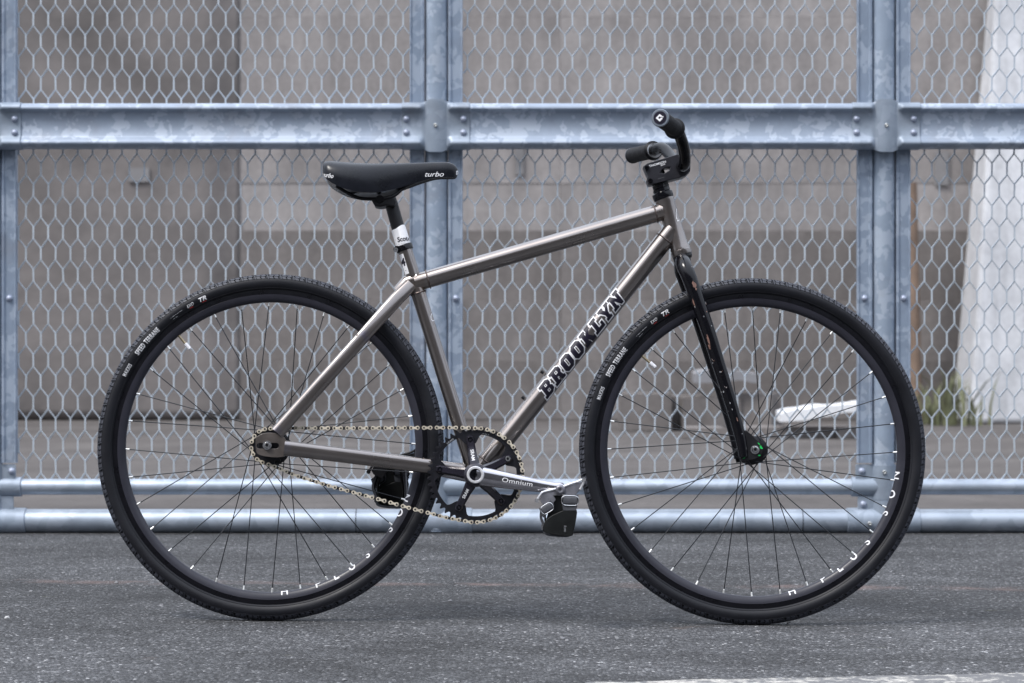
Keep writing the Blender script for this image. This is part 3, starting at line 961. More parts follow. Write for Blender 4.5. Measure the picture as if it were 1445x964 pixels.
for i in range(len(post_px) - 1):
    a, b = post_px[i], post_px[i + 1]
    mesh_panel(a + 37, b - 37.5, phases.get(a, a + 47.0))
    rail_between(a + 45, b - 45)
    for (r, rad, nm, jt) in ((687.0, 0.0232, "pipe", 0.0), (735.3, 0.0350, "pipe", 0.0)):
        xa_, xb_ = (a - 722.5) * KF, (b - 722.5) * KF
        z = H + (482 - r) * KF
        mb = MB(); mb.tube([(xa_ + 30 * KF, 0, z), (xb_ - 30 * KF, 0, z)], rad, 32)
        po = mb.build(nm, M['galv_pipe'], fence, True)
        # joint sleeve lines seen as dark gaps
        for px_ in ((a + 515.5,) if rad > 0.03 else ()):
            mb = MB(); xx = (px_ - 722.5) * KF
            mb.tube([(xx - .0012, 0, z), (xx + .0012, 0, z)], rad + 0.0006, 32)
            mb.build("joint_ring", M['black_satin'], po, True)
    # top rail pipe
    mb = MB(); mb.tube([((a - 722.5) * KF, 0, ZT - 0.05), ((b - 722.5) * KF, 0, ZT - 0.05)], 0.024, 24)
    mb.build("pipe", M['galv_pipe'], fence, True)

# ================================================================== THE BICYCLE
bike = empty("bicycle")
bike.matrix_world = ROOT_M
tag(bike, 'raw steel singlespeed bicycle with black wheels standing in front of the mesh fence', 'bicycle')

HEAT += [(tuple(P(590, 400)), 0.020, (0.17, 0.12, 0.085)), (tuple(P(937, 302)), 0.017, (0.20, 0.13, 0.08)), (tuple(P(950, 328)), 0.015, (0.22, 0.14, 0.09)),
         (tuple(P(392, 610, -0.066)), 0.008, (0.16, 0.16, 0.24)), (tuple(P(404, 633, -0.066)), 0.006, (0.17, 0.17, 0.25)),
         (tuple(P(515, 476, -0.045)), 0.008, (0.10, 0.10, 0.22)), (tuple(P(598, 415)), 0.010, (0.20, 0.13, 0.08)), (tuple(P(666, 655)), 0.020, (0.16, 0.13, 0.11))]
M['frame'] = frame_material()

M['dropout'] = simple("dropout_steel", (0.105, 0.090, 0.082), 0.38, 0.35, 0.25, 40, coat=0.3)
frame = MB()
# seat tube, top tube, down tube, head tube
frame.tube([P(569.5, 347), P(669.5, 669)], 0.0148, 40)
frame.tube([P(586, 399.4), P(936, 298.6)], [0.0178, 0.0178], 40)
frame.tube([P(949.5, 324.2), P(674, 668.5)], [0.0195, 0.0195], 40)
ht0, ht1 = P(937.5, 281), P(960.6, 354)
frame.tube([ht0, ht0.lerp(ht1, .06), ht0.lerp(ht1, .12), ht0.lerp(ht1, .88), ht0.lerp(ht1, .94), ht1], [0.0200, 0.0198, 0.0185, 0.0185, 0.0200, 0.0204], 40)
# bottom bracket shell
bb = P(671, 671)
frame.tube([bb + Vector((0, -0.034, 0)), bb + Vector((0, 0.034, 0))], 0.0205, 36)
frame.build("frame", M['frame'], bike)
def stay(name, pts, rad, sect, seg=28):
    mb = MB(); mb.tube(pts, rad, seg, sect=sect, lat=(0, 1, 0)); return mb.build(name, M['frame'], bike, True, 60)
for sg in (-1, 1):
    # lat axis is y, so sect = (width in y, height in plane)
    pts = [P(391, 611, sg * .064), P(450, 544.8, sg * .056), P(515, 472, sg * .045), P(560, 421.8, sg * .024), P(580, 402, sg * .010)]
    stay("seat_stay", pts, [0.0140, 0.0140, 0.0140, 0.0145, 0.0135], (0.62, 1.0, 2.5))
    pts = [P(401, 632.2, sg * .064), P(485, 642.6, sg * .052), P(555, 651.5, sg * .0385), P(606, 658.0, sg * .0305), P(655, 664.5, sg * .022)]
    stay("chain_stay", pts, [0.0150, 0.0150, 0.0148, 0.0145, 0.0135], (0.60, 1.0, 2.5))
# seat-stay brake bridge
mb = MB(); mb.tube([P(511, 473, -.043), P(511, 473, .043)], 0.007, 16); mb.tube([P(505.5, 474.5, -.0530), P(505.5, 474.5, -.040)], 0.0042, 14)
mb.build("bridge", M['frame'], bike)
# gusset over seat cluster
mb = MB(); mb.tube([P(561, 412, 0), P(575, 399, 0), P(590, 394, 0)], [0.012, 0.0155, 0.0160], 24); mb.build("seat_cluster", M['frame'], bike)
# weld beads
def bead(center, axis, rad, mat, r=0.0016):
    mb = MB(); ax = Vector(axis).normalized(); u = ax.orthogonal().normalized(); w = ax.cross(u); n = 48
    pts = [Vector(center) + (u * math.cos(2 * PI * i / n) + w * math.sin(2 * PI * i / n)) * (rad + 0.0004 * math.sin(i * 2.3)) for i in range(n)]
    mb.tube(pts, r, 8, closed=True); return mb.build("weld_bead", mat, bike)
M['weld'] = simple("weld_bronze", (0.15, 0.12, 0.11), .4, .85, .3, 150, .2)
tt_ax = P(936, 298.6) - P(586, 399.4); dt_ax = P(949.5, 324.2) - P(674, 668.5); st_ax = P(569.5, 347) - P(669.5, 669)
bead(P(925, 301.8), tt_ax, 0.0181, M['weld']); bead(P(938, 338.6), dt_ax, 0.0198, M['weld']); bead(P(604, 394.2), tt_ax, 0.0181, M['weld'])
bead(P(590.5, 414), st_ax, 0.0151, M['weld']); bead(P(687, 652), dt_ax, 0.0198, M['weld'])

# rear dropouts with slot
slot = []
for (cx, a0) in ((390, -90), (366, 90)):
    for q in range(7):
        a = math.radians(a0 + q * 30); slot.append((cx + 4.0 * math.cos(a), 629.3 - 4.0 * math.sin(a)))
outer = bez([(361, 618), (364, 615.5), (372, 611.5), (385, 611), (396, 614), (403, 620), (405, 632), (402, 643), (394, 645.5), (380, 645), (366, 642), (361.5, 636), (361, 618)], 5)[:-1]
for sg in (-1, 1):
    y = sg * 0.0655
    cs = [[(lambda q: (q.x, q.z))(P(*p, y)) for p in c] for c in (outer, slot)]
    plate("dropout", cs, y, 0.0028, M['dropout'], bike, 0.0006)
# bottle-cage bosses on the down tube
for (px, py) in ((765, 525), (738, 561)):
    mb = MB(); c = P(px, py); n_ = Vector((-dt_ax.z, 0, dt_ax.x)).normalized()
    mb.tube([c - n_ * .004, c + n_ * .0025], .0035, 14); mb.build("bottle_boss", M['black_satin'], bike)
# head tube rings, headset
hax = (ht1 - ht0).normalized()
def ring_on(name, c, ax, prof, mat, parent=bike, seg=36):
    mb = MB(); pts = [Vector(c) + Vector(ax) * h for (h, r) in prof]; mb.tube(pts, [r for (h, r) in prof], seg); return mb.build(name, mat, parent, True, 30)
ring_on("headset_cup", P(936.3, 279), hax, [(-0.012, 0.0175), (-0.0095, 0.0208), (-0.005, 0.0212), (-0.002, 0.0212), (0.002, 0.0206), (0.004, 0.0200)], M['black_gloss'])
ring_on("headset_cup", P(961.5, 357), hax, [(-0.0065, 0.0195), (-0.005, 0.0212), (0.003, 0.0212), (0.005, 0.0205)], M['frame'])
ring_on("crown_race", P(963.5, 363.4), hax, [(-0.005, 0.0200), (0.001, 0.0198), (0.005, 0.0170)], M['black_satin'])
for k, (row, r) in enumerate(((269.5, .0172), (263.5, .0158), (257.5, .0158))):
    c = P(933.5 - (269.5 - row) * .316, row)
    ring_on("spacer", c, hax, [(-.0040, r - .0008), (-.0036, r), (.0036, r), (.0040, r - .0008)], M['black_gloss'])
# steerer + stem
st = P(928, 244)
ring_on("steerer", st, hax, [(-.020, .0143), (.05, .0143)], M['black_satin'])
ring_on("top_cap", P(923.4, 230.4), hax, [(-.003, .0135), (-.001, .0145), (.003, .0148)], M['black_gloss'])
def px_cont(pts, y): return [(lambda q: (q.x, q.z))(P(p[0], p[1], y)) for p in pts]
outer = [(908, 234.6), (913, 230.5), (955, 218.0), (963, 219.5), (970, 224), (974.5, 231), (974, 241), (967, 248), (958, 251), (920, 260.3), (915, 260.5), (912.5, 254), (914.5, 249), (911, 241.5)]
hole = bez([(933, 243), (941, 236.5), (946, 236.2), (943, 240.5), (934, 244.5), (933, 243)], 3)[:-1]
hole = [(931, 244.5), (934, 239.5), (940, 236), (946.5, 235.5), (944, 240.5), (937, 245)]
stem = plate("stem", [px_cont(outer, -.019), px_cont(hole, -.019)], 0.0, 0.0195, M['stem'], bike, 0.0012)
for (px, py) in ((912.5, 237.3), (917.8, 255)):
    mb = MB(); c = P(px, py, -.0195); mb.lathe([(0.0001, -.0012), (.0022, -.0012), (.0024, -.0030), (.0042, -.0030), (.0048, -.0010), (.0048, .001)], c, 24); mb.build("stem_bolt", M['black_gloss'], stem)
# handlebar
bar_pts = [(893.5, 219.5, .300), (922, 212.6, .178), (929, 209.3, .150), (938, 211, .125), (948, 223, .085), (956, 232, .045), (960.5, 234, .0), (963.5, 234.5, -.045), (966.5, 228, -.075), (964.5, 208, -.118), (958, 188.5, -.160), (953, 182.5, -.185), (932.5, 167, -.300)]
bp = [P(*p) for p in bar_pts]
mb = MB(); mb.tube(bez(bp, 6), 0.0118, 28); mbar = simple("handlebar_black", (0.003, 0.003, 0.004), 0.10, 0.0, 0.1, 30)
mbar.node_tree.nodes["Principled BSDF"].inputs["Specular IOR Level"].default_value = 0.22
hb = mb.build("handlebar", mbar, bike)
def grip(a, b, name):
    a = Vector(a); b = Vector(b); ax = (b - a).normalized(); L = (b - a).length
    mb = MB(); prof = [(-.001, .0135), (-.001, .0200), (.003, .0208), (.005, .0200), (.007, .0158)]
    n = 14
    for i in range(n):
        t0 = .008 + (L - .016) * i / n; w = (L - .016) / n
        prof += [(t0, .0152), (t0 + w * .15, .0163), (t0 + w * .75, .0163), (t0 + w * .9, .0150)]
    prof += [(L - .006, .0160), (L - .003, .0172), (L, .0172), (L + .001, .0168)]
    mb.tube([a + ax * h for h, r in prof], [r for h, r in prof], 36)
    o = mb.build(name, M['grip'], bike, True, 50)
    return o, ax
gn, axn = grip(P(952.5, 181.8, -.185), P(932.0, 166.8, -.300), "grip")
gf, axf = grip(P(922, 212.6, .178), P(893.0, 219.6, .300), "grip")
for (g_, ax_, c_) in ((gn, axn, P(931.6, 166.5, -.302)), (gf, axf, P(892.6, 219.7, .302))):
    mb = MB(); mb.tube([Vector(c_) - ax_ * .004, Vector(c_), Vector(c_) + ax_ * .0015], [.0172, .0172, .0160], 36)
    mb.build("bar_end_plug", simple("plug_grey", (0.20, 0.23, 0.27), .35, .5, .1, 50), g_)
    mb = MB(); mb.tube([Vector(c_) + ax_ * .0012, Vector(c_) + ax_ * .0022], [.0128, .0126], 36)
    mb.build("plug_badge", M['ink'], g_)
# collar ring of the far grip
mb = MB(); mb.tube([P(922, 212.6, .178), P(924.5, 212.0, .170)], [.0165, .0160], 36); mb.build("grip_collar", M['silver'], gf)
# plug emblem : lozenge shaped C
cc = P(931.6, 166.5, -.302) + axn * .0026
uu = Vector((1, 0, 0)); uu = (uu - axn * uu.dot(axn)).normalized(); vv = uu.cross(axn); vv = vv if vv.z > 0 else -vv
def emblem(c2d, mat):
    me = curve_mesh([c2d], 0.0003)
    for v in me.vertices: 
        q = v.co.copy(); v.co = cc + uu * q.x + vv * q.y + axn * q.z
    return link("plug_emblem", me, gn, mat, False)
e_ = 0.001
emblem([(-8.2 * e_, -.4 * e_), (-.4 * e_, 7.2 * e_), (5 * e_, 3.0 * e_), (2.2 * e_, .8 * e_), (-.6 * e_, 2.6 * e_), (-3.4 * e_, -.3 * e_), (-.8 * e_, -2.4 * e_), (1.2 * e_, -1.2 * e_), (3.2 * e_, .3 * e_), (5.6 * e_, -2.2 * e_), (-.2 * e_, -7.6 * e_)], M['white'])
emblem([(3.8 * e_, 1.3 * e_), (5.9 * e_, 3.0 * e_), (7.6 * e_, 1.3 * e_), (5.6 * e_, -.4 * e_)], M['white'])

# ---------------------------------------------------------------- fork
def fork_side(sg):
    if sg < 0: rows = [(961.8, 364, -.004), (963.4, 369, -.020), (966, 377, -.036), (971, 388, -.044), (978, 407, -.047), (996, 457.5, -.050), (1015, 517, -.051), (1032, 571, -.052), (1044.5, 616, -.053), (1049.5, 645, -.0535)]
    else: rows = None
    pts = [P(*p) for p in rows]
    rad = [.0135, .0150, .0158, .0155, .0148, .0143, .0132, .0122, .0112, .0092]
    return pts, rad
pts, rad = fork_side(-1)
cp = bez([tuple(p) + (r,) for p, r in zip(pts, rad)], 5)
for sg in (-1, 1):
    mb = MB(); mb.tube([Vector((p[0], p[1] if sg < 0 else -p[1], p[2])) for p in cp], [p[3] for p in cp], 28)
    fk = mb.build("fork_blade", M['fork'], bike)
    if sg < 0: near_blade = fk
    cont = px_cont([(1044, 619), (1052, 607), (1060, 613), (1071, 624), (1077, 634), (1073, 644), (1064, 648.5), (1046, 651), (1043.5, 640)], -.0535)
    fd = plate("fork_end", [cont], sg * .0535, .0030, M['black_satin'], bike, .0008)
    if sg < 0: near_end = fd
ring_on("fork_crown", P(962.6, 365.5), hax, [(-.004, .0180), (.002, .0178), (.008, .0160), (.012, .012)], M['fork'])

# ---------------------------------------------------------------- saddle, seatpost
sad = empty("saddle", (0, 0, 0), bike)
TOP = [(456.3, 233), (459, 230.3), (466, 229.3), (478, 230.2), (498, 231.6), (519, 232.2), (550, 231.6), (579, 230.6), (605, 229.6), (629, 229.0), (637, 230.6), (642.5, 234), (646.3, 240)]
BOT = [(456.3, 236), (457.5, 249), (462, 260), (471, 268), (486, 275.5), (502, 279.8), (520, 280.8), (534, 279), (554, 273.5), (575, 266), (592, 260), (608, 255), (620, 253), (637, 252.6), (643, 251.5), (646.3, 246)]
WID = [(456.3, .010), (458, .045), (462, .060), (470, .067), (485, .070), (505, .068), (525, .058), (550, .040), (575, .027), (600, .0205), (625, .0185), (638, .016), (643, .012), (646.3, .003)]
def interp(tab, x):
    for i in range(len(tab) - 1):
        if tab[i][0] <= x <= tab[i + 1][0]:
            t = (x - tab[i][0]) / max(1e-9, tab[i + 1][0] - tab[i][0]); return tab[i][1] + (tab[i + 1][1] - tab[i][1]) * t
    return tab[-1][1] if x > tab[-1][0] else tab[0][1]
TOPs, BOTs, WIDs = bez(TOP, 6), bez(BOT, 6), bez(WID, 6)
mb = MB(); nsx = 72; na = 26; rings = []
for i in range(nsx + 1):
    t = i / nsx; px = 456.3 + (646.3 - 456.3) * (0.5 - 0.5 * math.cos(PI * t))
    zt = P(px, interp(TOPs, px)).z; zb = P(px, interp(BOTs, px) - 4.2 * min(1, interp(WIDs, px) / .067)).z; x = P(px, 240).x; w = max(.002, interp(WIDs, px))
    hgt = zt - zb; ring = []
    for k in range(na + 1):
        a = PI * k / na      # 0 near side bottom edge .. pi far side bottom edge
        c_, s_ = math.cos(a), math.sin(a)
        yy = -math.copysign(abs(c_) ** 0.62, c_) * w
        zz = zb + hgt * (abs(s_) ** 0.80)
        # skirt pulls inward a little at the bottom
        yy *= 1 - 0.10 * (1 - abs(s_))
        ring.append((x, yy, zz))
    # underside
    for k in range(1, 6):
        tt = k / 6; ring.append((x, (w * .9) * (1 - 2 * tt), zb + hgt * 0.10 * math.sin(PI * tt)))
    rings.append(ring)
nr = len(rings[0])
for r in rings: mb.v += r
for i in range(nsx):
    for k in range(nr):
        k2 = (k + 1) % nr; mb.f.append((i * nr + k, i * nr + k2, (i + 1) * nr + k2, (i + 1) * nr + k))
mb.f.append(tuple(range(nr))); mb.f.append(tuple(nsx * nr + k for k in reversed(range(nr))))
shell = mb.build("saddle_cover", M['saddle'], sad, True, 60)
for sg in (-1, 1):
    mb = MB(); mb.tube(bez([P(474, 262, sg * .040), P(490, 272, sg * .030), P(512, 280.5, sg * .022), P(552, 278, sg * .022), P(574, 262, sg * .014), P(615, 243, sg * .006)], 5), .0035, 12)
    mb.build("rail", M['black_satin'], sad)
# seatpost head, post, sleeve
ax_s = (P(563.5, 328) - P(548.5, 280)).normalized()
plate("post_clamp", [px_cont([(522.5, 279), (556, 276.5), (559, 285), (556.5, 292), (546, 290.5), (536, 292), (529, 290.5), (525.5, 284.5)], -.02)], 0, .023, M['black_satin'], bike, .003)
mb = MB(); mb.tube([P(536, 281, -.026), P(536, 281, .026)], .008, 20); mb.build("clamp_bolt", M['black_gloss'], bike)
mb = MB(); mb.tube([P(549.5, 279), P(552, 287), P(565, 333), P(575, 365)], [.0125, .0133, .0135, .0135], 36); sp_ = mb.build("seat_post", M['black_satin'], bike)
mb = MB(); mb.tube([P(561.7, 322.2), P(562.3, 323.0), P(569.3, 346.3)], [.0140, .0150, .0153], 40); sleeve = mb.build("reflective_sleeve", M['white'], bike)
mb = MB(); mb.tube([P(569.6, 346.2), P(569.9, 347.0), P(571.6, 353.4), P(571.9, 354.2)], [.0165, .0174, .0174, .0165], 40)
mb.tube([P(558.5, 352.3, -.0175), P(558.5, 352.3, .0175)], .0055, 18); mb.box(P(562, 351.5), (.012, .030, .009)); sc_ = mb.build("seat_clamp", M['black_gloss'], bike)
mb = MB(); mb.lathe([(0.0001, -.0002), (.0022, -.0002), (.0026, -.0022), (.0046, -.0022), (.0050, 0)], P(558.5, 352.6, -.0185), 24); mb.build("clamp_screw", M['silver'], sc_)

# ---------------------------------------------------------------- decals by projection along y onto a part
def project(bm, target, place, name, mat, parent, off=0.0004):
    """place: 2D (u,v) -> (x,z) in bicycle space; ray along +y onto target"""
    me = target.data; bvh = BVHTree.FromPolygons([v.co.copy() for v in me.vertices], [tuple(p.vertices) for p in me.polygons])
    dead = []
    for v in bm.verts:
        x, z = place(v.co.x, v.co.y)
        hit = bvh.ray_cast(Vector((x, -1.0, z)), Vector((0, 1, 0)))
        if hit[0] is None: dead.append(v); continue
        nrm = hit[1]
        if nrm.y > 0: nrm = -nrm
        v.co = hit[0] + nrm * off
    if dead: bmesh.ops.delete(bm, geom=dead, context='VERTS')
    return bm_link(bm, name, mat, parent)
def place_px(cx, cy, d, ang=0.0):
    c = P(cx, cy, d); ca, sa = math.cos(ang), math.sin(ang)
    return lambda u, v: (c.x + u * ca - v * sa, c.z + u * sa + v * ca)
PXM = 1 / 706.4
# block slab-serif letters, drawn on a 10 x 10 grid
def L_(s): return s
GL = {
 'B': [[(0, 0), (7, 0), (9.5, 1.6), (9.5, 4.0), (8.3, 5.1), (9.3, 6.3), (9.3, 8.6), (7, 10), (0, 10), (0, 7.9), (1.3, 7.9), (1.3, 2.1), (0, 2.1)], [(4.4, 6.2), (6.2, 6.2), (6.2, 7.8), (4.4, 7.8)], [(4.4, 2.2), (6.4, 2.2), (6.4, 4.0), (4.4, 4.0)]],
 'R': [[(0, 0), (5.6, 0), (5.6, 2.1), (4.5, 2.1), (4.5, 3.9), (5.4, 3.9), (6.6, 0), (10.2, 0), (10.2, 2.1), (9.3, 2.1), (8.6, 4.6), (9.6, 5.8), (9.6, 8.4), (7.4, 10), (0, 10), (0, 7.9), (1.3, 7.9), (1.3, 2.1), (0, 2.1)], [(4.5, 5.9), (6.5, 5.9), (6.5, 7.8), (4.5, 7.8)]],
 'O': [[(2.3, 0), (7.5, 0), (9.6, 2), (9.6, 8), (7.5, 10), (2.3, 10), (.2, 8), (.2, 2)], [(4.0, 2.4), (5.9, 2.4), (5.9, 7.6), (4.0, 7.6)]],
 'K': [[(0, 0), (5.3, 0), (5.3, 2.1), (4.4, 2.1), (4.4, 3.6), (6.4, 0), (10.4, 0), (10.4, 2.1), (9.2, 2.1), (6.8, 5.4), (8.8, 7.9), (10.0, 7.9), (10.0, 10), (5.8, 10), (5.8, 7.9), (4.4, 6.4), (4.4, 7.9), (5.3, 7.9), (5.3, 10), (0, 10), (0, 7.9), (1.2, 7.9), (1.2, 2.1), (0, 2.1)]],
 'L': [[(0, 0), (9.2, 0), (9.2, 4.4), (6.9, 4.4), (6.9, 2.5), (4.5, 2.5), (4.5, 7.9), (5.8, 7.9), (5.8, 10), (0, 10), (0, 7.9), (1.3, 7.9), (1.3, 2.1), (0, 2.1)]],
 'Y': [[(2.4, 0), (7.6, 0), (7.6, 2.1), (6.6, 2.1), (6.6, 4.2), (9.0, 7.9), (10, 7.9), (10, 10), (6.2, 10), (6.2, 7.9), (5.1, 6.4), (4.0, 7.9), (4.6, 7.9), (4.6, 10), (-.2, 10), (-.2, 7.9), (.8, 7.9), (3.4, 4.2), (3.4, 2.1), (2.4, 2.1)]],
 'N': [[(0, 0), (4.9, 0), (4.9, 2.1), (4.0, 2.1), (4.0, 5.2), (7.2, 0), (9.4, 0), (9.4, 7.9), (10.4, 7.9), (10.4, 10), (5.6, 10), (5.6, 7.9), (6.6, 7.9), (6.6, 5.2), (3.6, 10), (0, 10), (0, 7.9), (1.2, 7.9), (1.2, 2.1), (0, 2.1)]],
}
word = "BROOKLYN"
A0, A1 = (769.5, 551), (872, 420)                          # word's centre line, photo pixels
c0_, c1_ = P(A0[0], A0[1], -.015), P(A1[0], A1[1], -.015)
wd = Vector((c1_.x - c0_.x, 0, c1_.z - c0_.z)); wlen = wd.length + 0.018; wdn = wd.normalized(); wup = Vector((-wdn.z, 0, wdn.x))
adv = [10.9, 11.3, 10.9, 10.9, 11.2, 9.6, 10.3, 10.9]; tot = sum(adv); su = wlen / tot; sv = 0.0275 / 10
def word_contours():
    cs = []; u0 = 0
    for ch, a in zip(word, adv):
        for c in GL[ch]:
            cs.append([((u0 + x + (y - 5) * 0.22) * su - wlen / 2, (y - 5) * sv) for (x, y) in c])
        u0 += a
    return cs
dc = (c0_ + c1_) / 2
wplace = lambda u, v: (dc.x + wdn.x * u + wup.x * v, dc.z + wdn.z * u + wup.z * v)
frame_ob = bpy.data.objects["frame"]
class T_: pass
def tube_target(pts, rad):
    mb = MB(); mb.tube(pts, rad, 120); t = T_(); t.data = mb.mesh("tmp"); return t
dt_t = tube_target([P(949.5, 324.2), P(674, 668.5)], [0.0195, 0.0195])
def area(c): return 0.5 * sum(c[i][0] * c[(i + 1) % len(c)][1] - c[(i + 1) % len(c)][0] * c[i][1] for i in range(len(c)))
def offset_poly(c, d):
    """mitred offset, outward for d > 0"""
    sgn = 1 if area(c) > 0 else -1
    out = []; n = len(c)
    for i in range(n):
        p0, p1, p2 = Vector(c[i - 1]), Vector(c[i]), Vector(c[(i + 1) % n])
        e1, e2 = (p1 - p0).normalized(), (p2 - p1).normalized()
        n1, n2 = Vector((e1.y, -e1.x)) * sgn, Vector((e2.y, -e2.x)) * sgn
        m = n1 + n2; k = m.length
        if k < 1e-4: m = n1
        else: m = m / k; m = m * min(1.6, 1 / max(0.3, m.dot(n1)))
        out.append(tuple(p1 + m * d))
    return out
u0 = 0
for li, (ch, a) in enumerate(zip(word, adv)):
    cs = [[((u0 + x + (y - 5) * 0.22) * su - wlen / 2, (y - 5) * sv) for (x, y) in c] for c in GL[ch]]
    wh_ = [offset_poly(cs[0], .0021)] + [offset_poly(c, -.0012) for c in cs[1:]]
    bk_ = [offset_poly(cs[0], -.0003)] + [offset_poly(c, .0002) for c in cs[1:]]
    project(poly_bm(wh_, 0.0025), dt_t, wplace, "brand_outline", M['white'], bike, .0003 + li * .00002)
    project(poly_bm(bk_, 0.0025), dt_t, wplace, "brand_lettering", M['ink'], bike, .0008)
    u0 += a

def text_on(txt, size, cx, cy, d, ang, target, mat, parent, name="lettering", shear=0, bold=0, spacing=1.0, off=.0005, scx=1.0, cell=.002):
    return project(text_mesh(txt, size, shear, bold, spacing, cell, scx), target, place_px(cx, cy, d, ang), name, mat, parent, off)
text_on("turbo", .0142, 612, 246.0, -.02, math.radians(1), shell, M['white'], sad, shear=.35, bold=.0001, scx=1.2)
text_on("turbo", .0125, 463.0, 248.5, -.05, math.radians(-12), shell, M['white'], sad, shear=.35, bold=.0002, scx=.8)
text_on("tu", .0165, 645.3, 243.0, -.01, 0, shell, M['white'], sad, shear=.35, bold=.0006, scx=.5)
sl_t = sleeve
text_on("Scotchlite", .0135, 576.5, 336.0, -.015, math.radians(10), sl_t, M['ink'], sleeve, bold=.0003, scx=.85)
text_on("-- -----", .006, 567, 343.4, -.015, math.radians(12), sl_t, M['faintprint'], sleeve)
# sticker on the seat tube with a figure 4
st_t = tube_target([P(569.5, 347), P(669.5, 669)], [0.0148, 0.0148])
sa = math.radians(17.2)
c_s = P(573.5, 371.5, -.012)
def st_place(u, v): return (c_s.x + u * math.cos(sa) - v * math.sin(sa), c_s.z + u * math.sin(sa) + v * math.cos(sa))
project(poly_bm([[(-.0147, -.0215), (-.0005, -.0215), (-.0005, .0205), (-.0147, .0205)]], .0015), st_t, st_place, "sticker", M['white'], bike, .0003)
project(text_mesh("4", .021, .1, .0008, 1, .0015, .8), st_t, lambda u, v: st_place(u - .0060, v + .0030), "lettering", M['ink'], bike, .0006)
project(text_mesh("- --", .006, .0, .0002, 1, .0015, .8), st_t, lambda u, v: st_place(u - .0070, v - .0130), "lettering", M['faintprint'], bike, .0006)
# stem lettering
stem_t = tube_target([P(900, 245), P(980, 225)], .03)
def flat_text(txt, size, cx, cy, d, ang, mat, parent, name="lettering", **kw):
    bm = text_mesh(txt, size, kw.get('shear', 0), kw.get('bold', 0), kw.get('spacing', 1), 1.0, kw.get('scx', 1))
    pl = place_px(cx, cy, d, ang)
    for v in bm.verts:
        x, z = pl(v.co.x, v.co.y); v.co = (x, d, z)
    return bm_link(bm, name, mat, parent)
flat_text("THOMSON", .0062, 928, 231.5, -.0200, math.radians(16), M['white'], stem, bold=.0001, scx=1.15)
flat_text("ELITE", .0040, 935.5, 232.6, -.0200, math.radians(16), M['white'], stem, bold=.0001)
flat_text("-----------", .0040, 933, 251.0, -.0200, math.radians(16), M['faintprint'], stem)
# white outlined crescent marks at the edges of head tube and seat tube (head badge wrapping round the front)
def side_mark(tube_pts, r, cx, cy, hgt, parent):
    t = tube_target(tube_pts, r)
    arc = [(-.0010, hgt / 2), (-.0022, hgt * .1), (-.0015, -hgt * .25), (.0012, -hgt / 2), (.0050, -hgt * .42), (.0050, -hgt * .33), (.0016, -hgt * .38), (-.0002, -hgt * .2), (-.0008, hgt * .1), (.0004, hgt / 2)]
    project(poly_bm([arc], .0015), t, place_px(cx, cy, -.01, 0), "badge_edge", M['white'], parent, .0005)
side_mark([ht0, ht1], 0.0187, 954.6, 304, .027, bike)
side_mark([P(569.5, 347), P(669.5, 669)], 0.0149, 608.8, 448, .016, bike)

# chips on the fork
def blob(cx, cy, w, h, ang, d, target, mat, parent, seed, name="paint_chip"):
    rnd = random.Random(seed); n = 16
    c = [((w / 2) * math.cos(2 * PI * i / n) * rnd.uniform(.55, 1.15), (h / 2) * math.sin(2 * PI * i / n) * rnd.uniform(.6, 1.15)) for i in range(n)]
    return project(poly_bm([c], .0015), target, place_px(cx, cy, d, ang), name, mat, parent, .0004)
for (cx, cy, w, h, m_) in ((979.5, 402, .0075, .016, 'rust'), (982, 408, .004, .006, 'rust'), (999.5, 480, .0045, .022, 'rust'), (1001, 489, .0035, .012, 'rust'), (979, 427, .003, .016, 'rust'),
                           (1004, 460, .002, .003, 'faintprint'), (997, 440, .002, .003, 'rust'), (1016, 525, .002, .004, 'faintprint'), (1021, 553, .0025, .005, 'faintprint'), (1030, 569, .0025, .004, 'faintprint'),
                           (1040, 592, .0022, .009, 'rust'), (1006, 512, .0015, .003, 'faintprint'), (1012, 541, .002, .003, 'faintprint'), (1033, 578, .0015, .004, 'faintprint'), (993, 447, .0015, .003, 'faintprint'), (1047, 612, .002, .002, 'faintprint')):
    blob(cx, cy, w, h, math.radians(17), -.06, near_blade, M[m_], near_blade, int(cx * 7 + cy))
near_end_t = near_end
for (cx, cy, w, h, a) in ((1074.5, 631.5, .0055, .0095, 35), (1071, 626, .0075, .0022, -40), (1071.5, 642.5, .0060, .0032, 10), (1052, 643, .0022, .007, -20), (1050, 646.5, .006, .0015, 25)):
    blob(cx, cy, w, h, math.radians(a), -.06, near_end_t, M['green'], near_end, int(cx + cy))

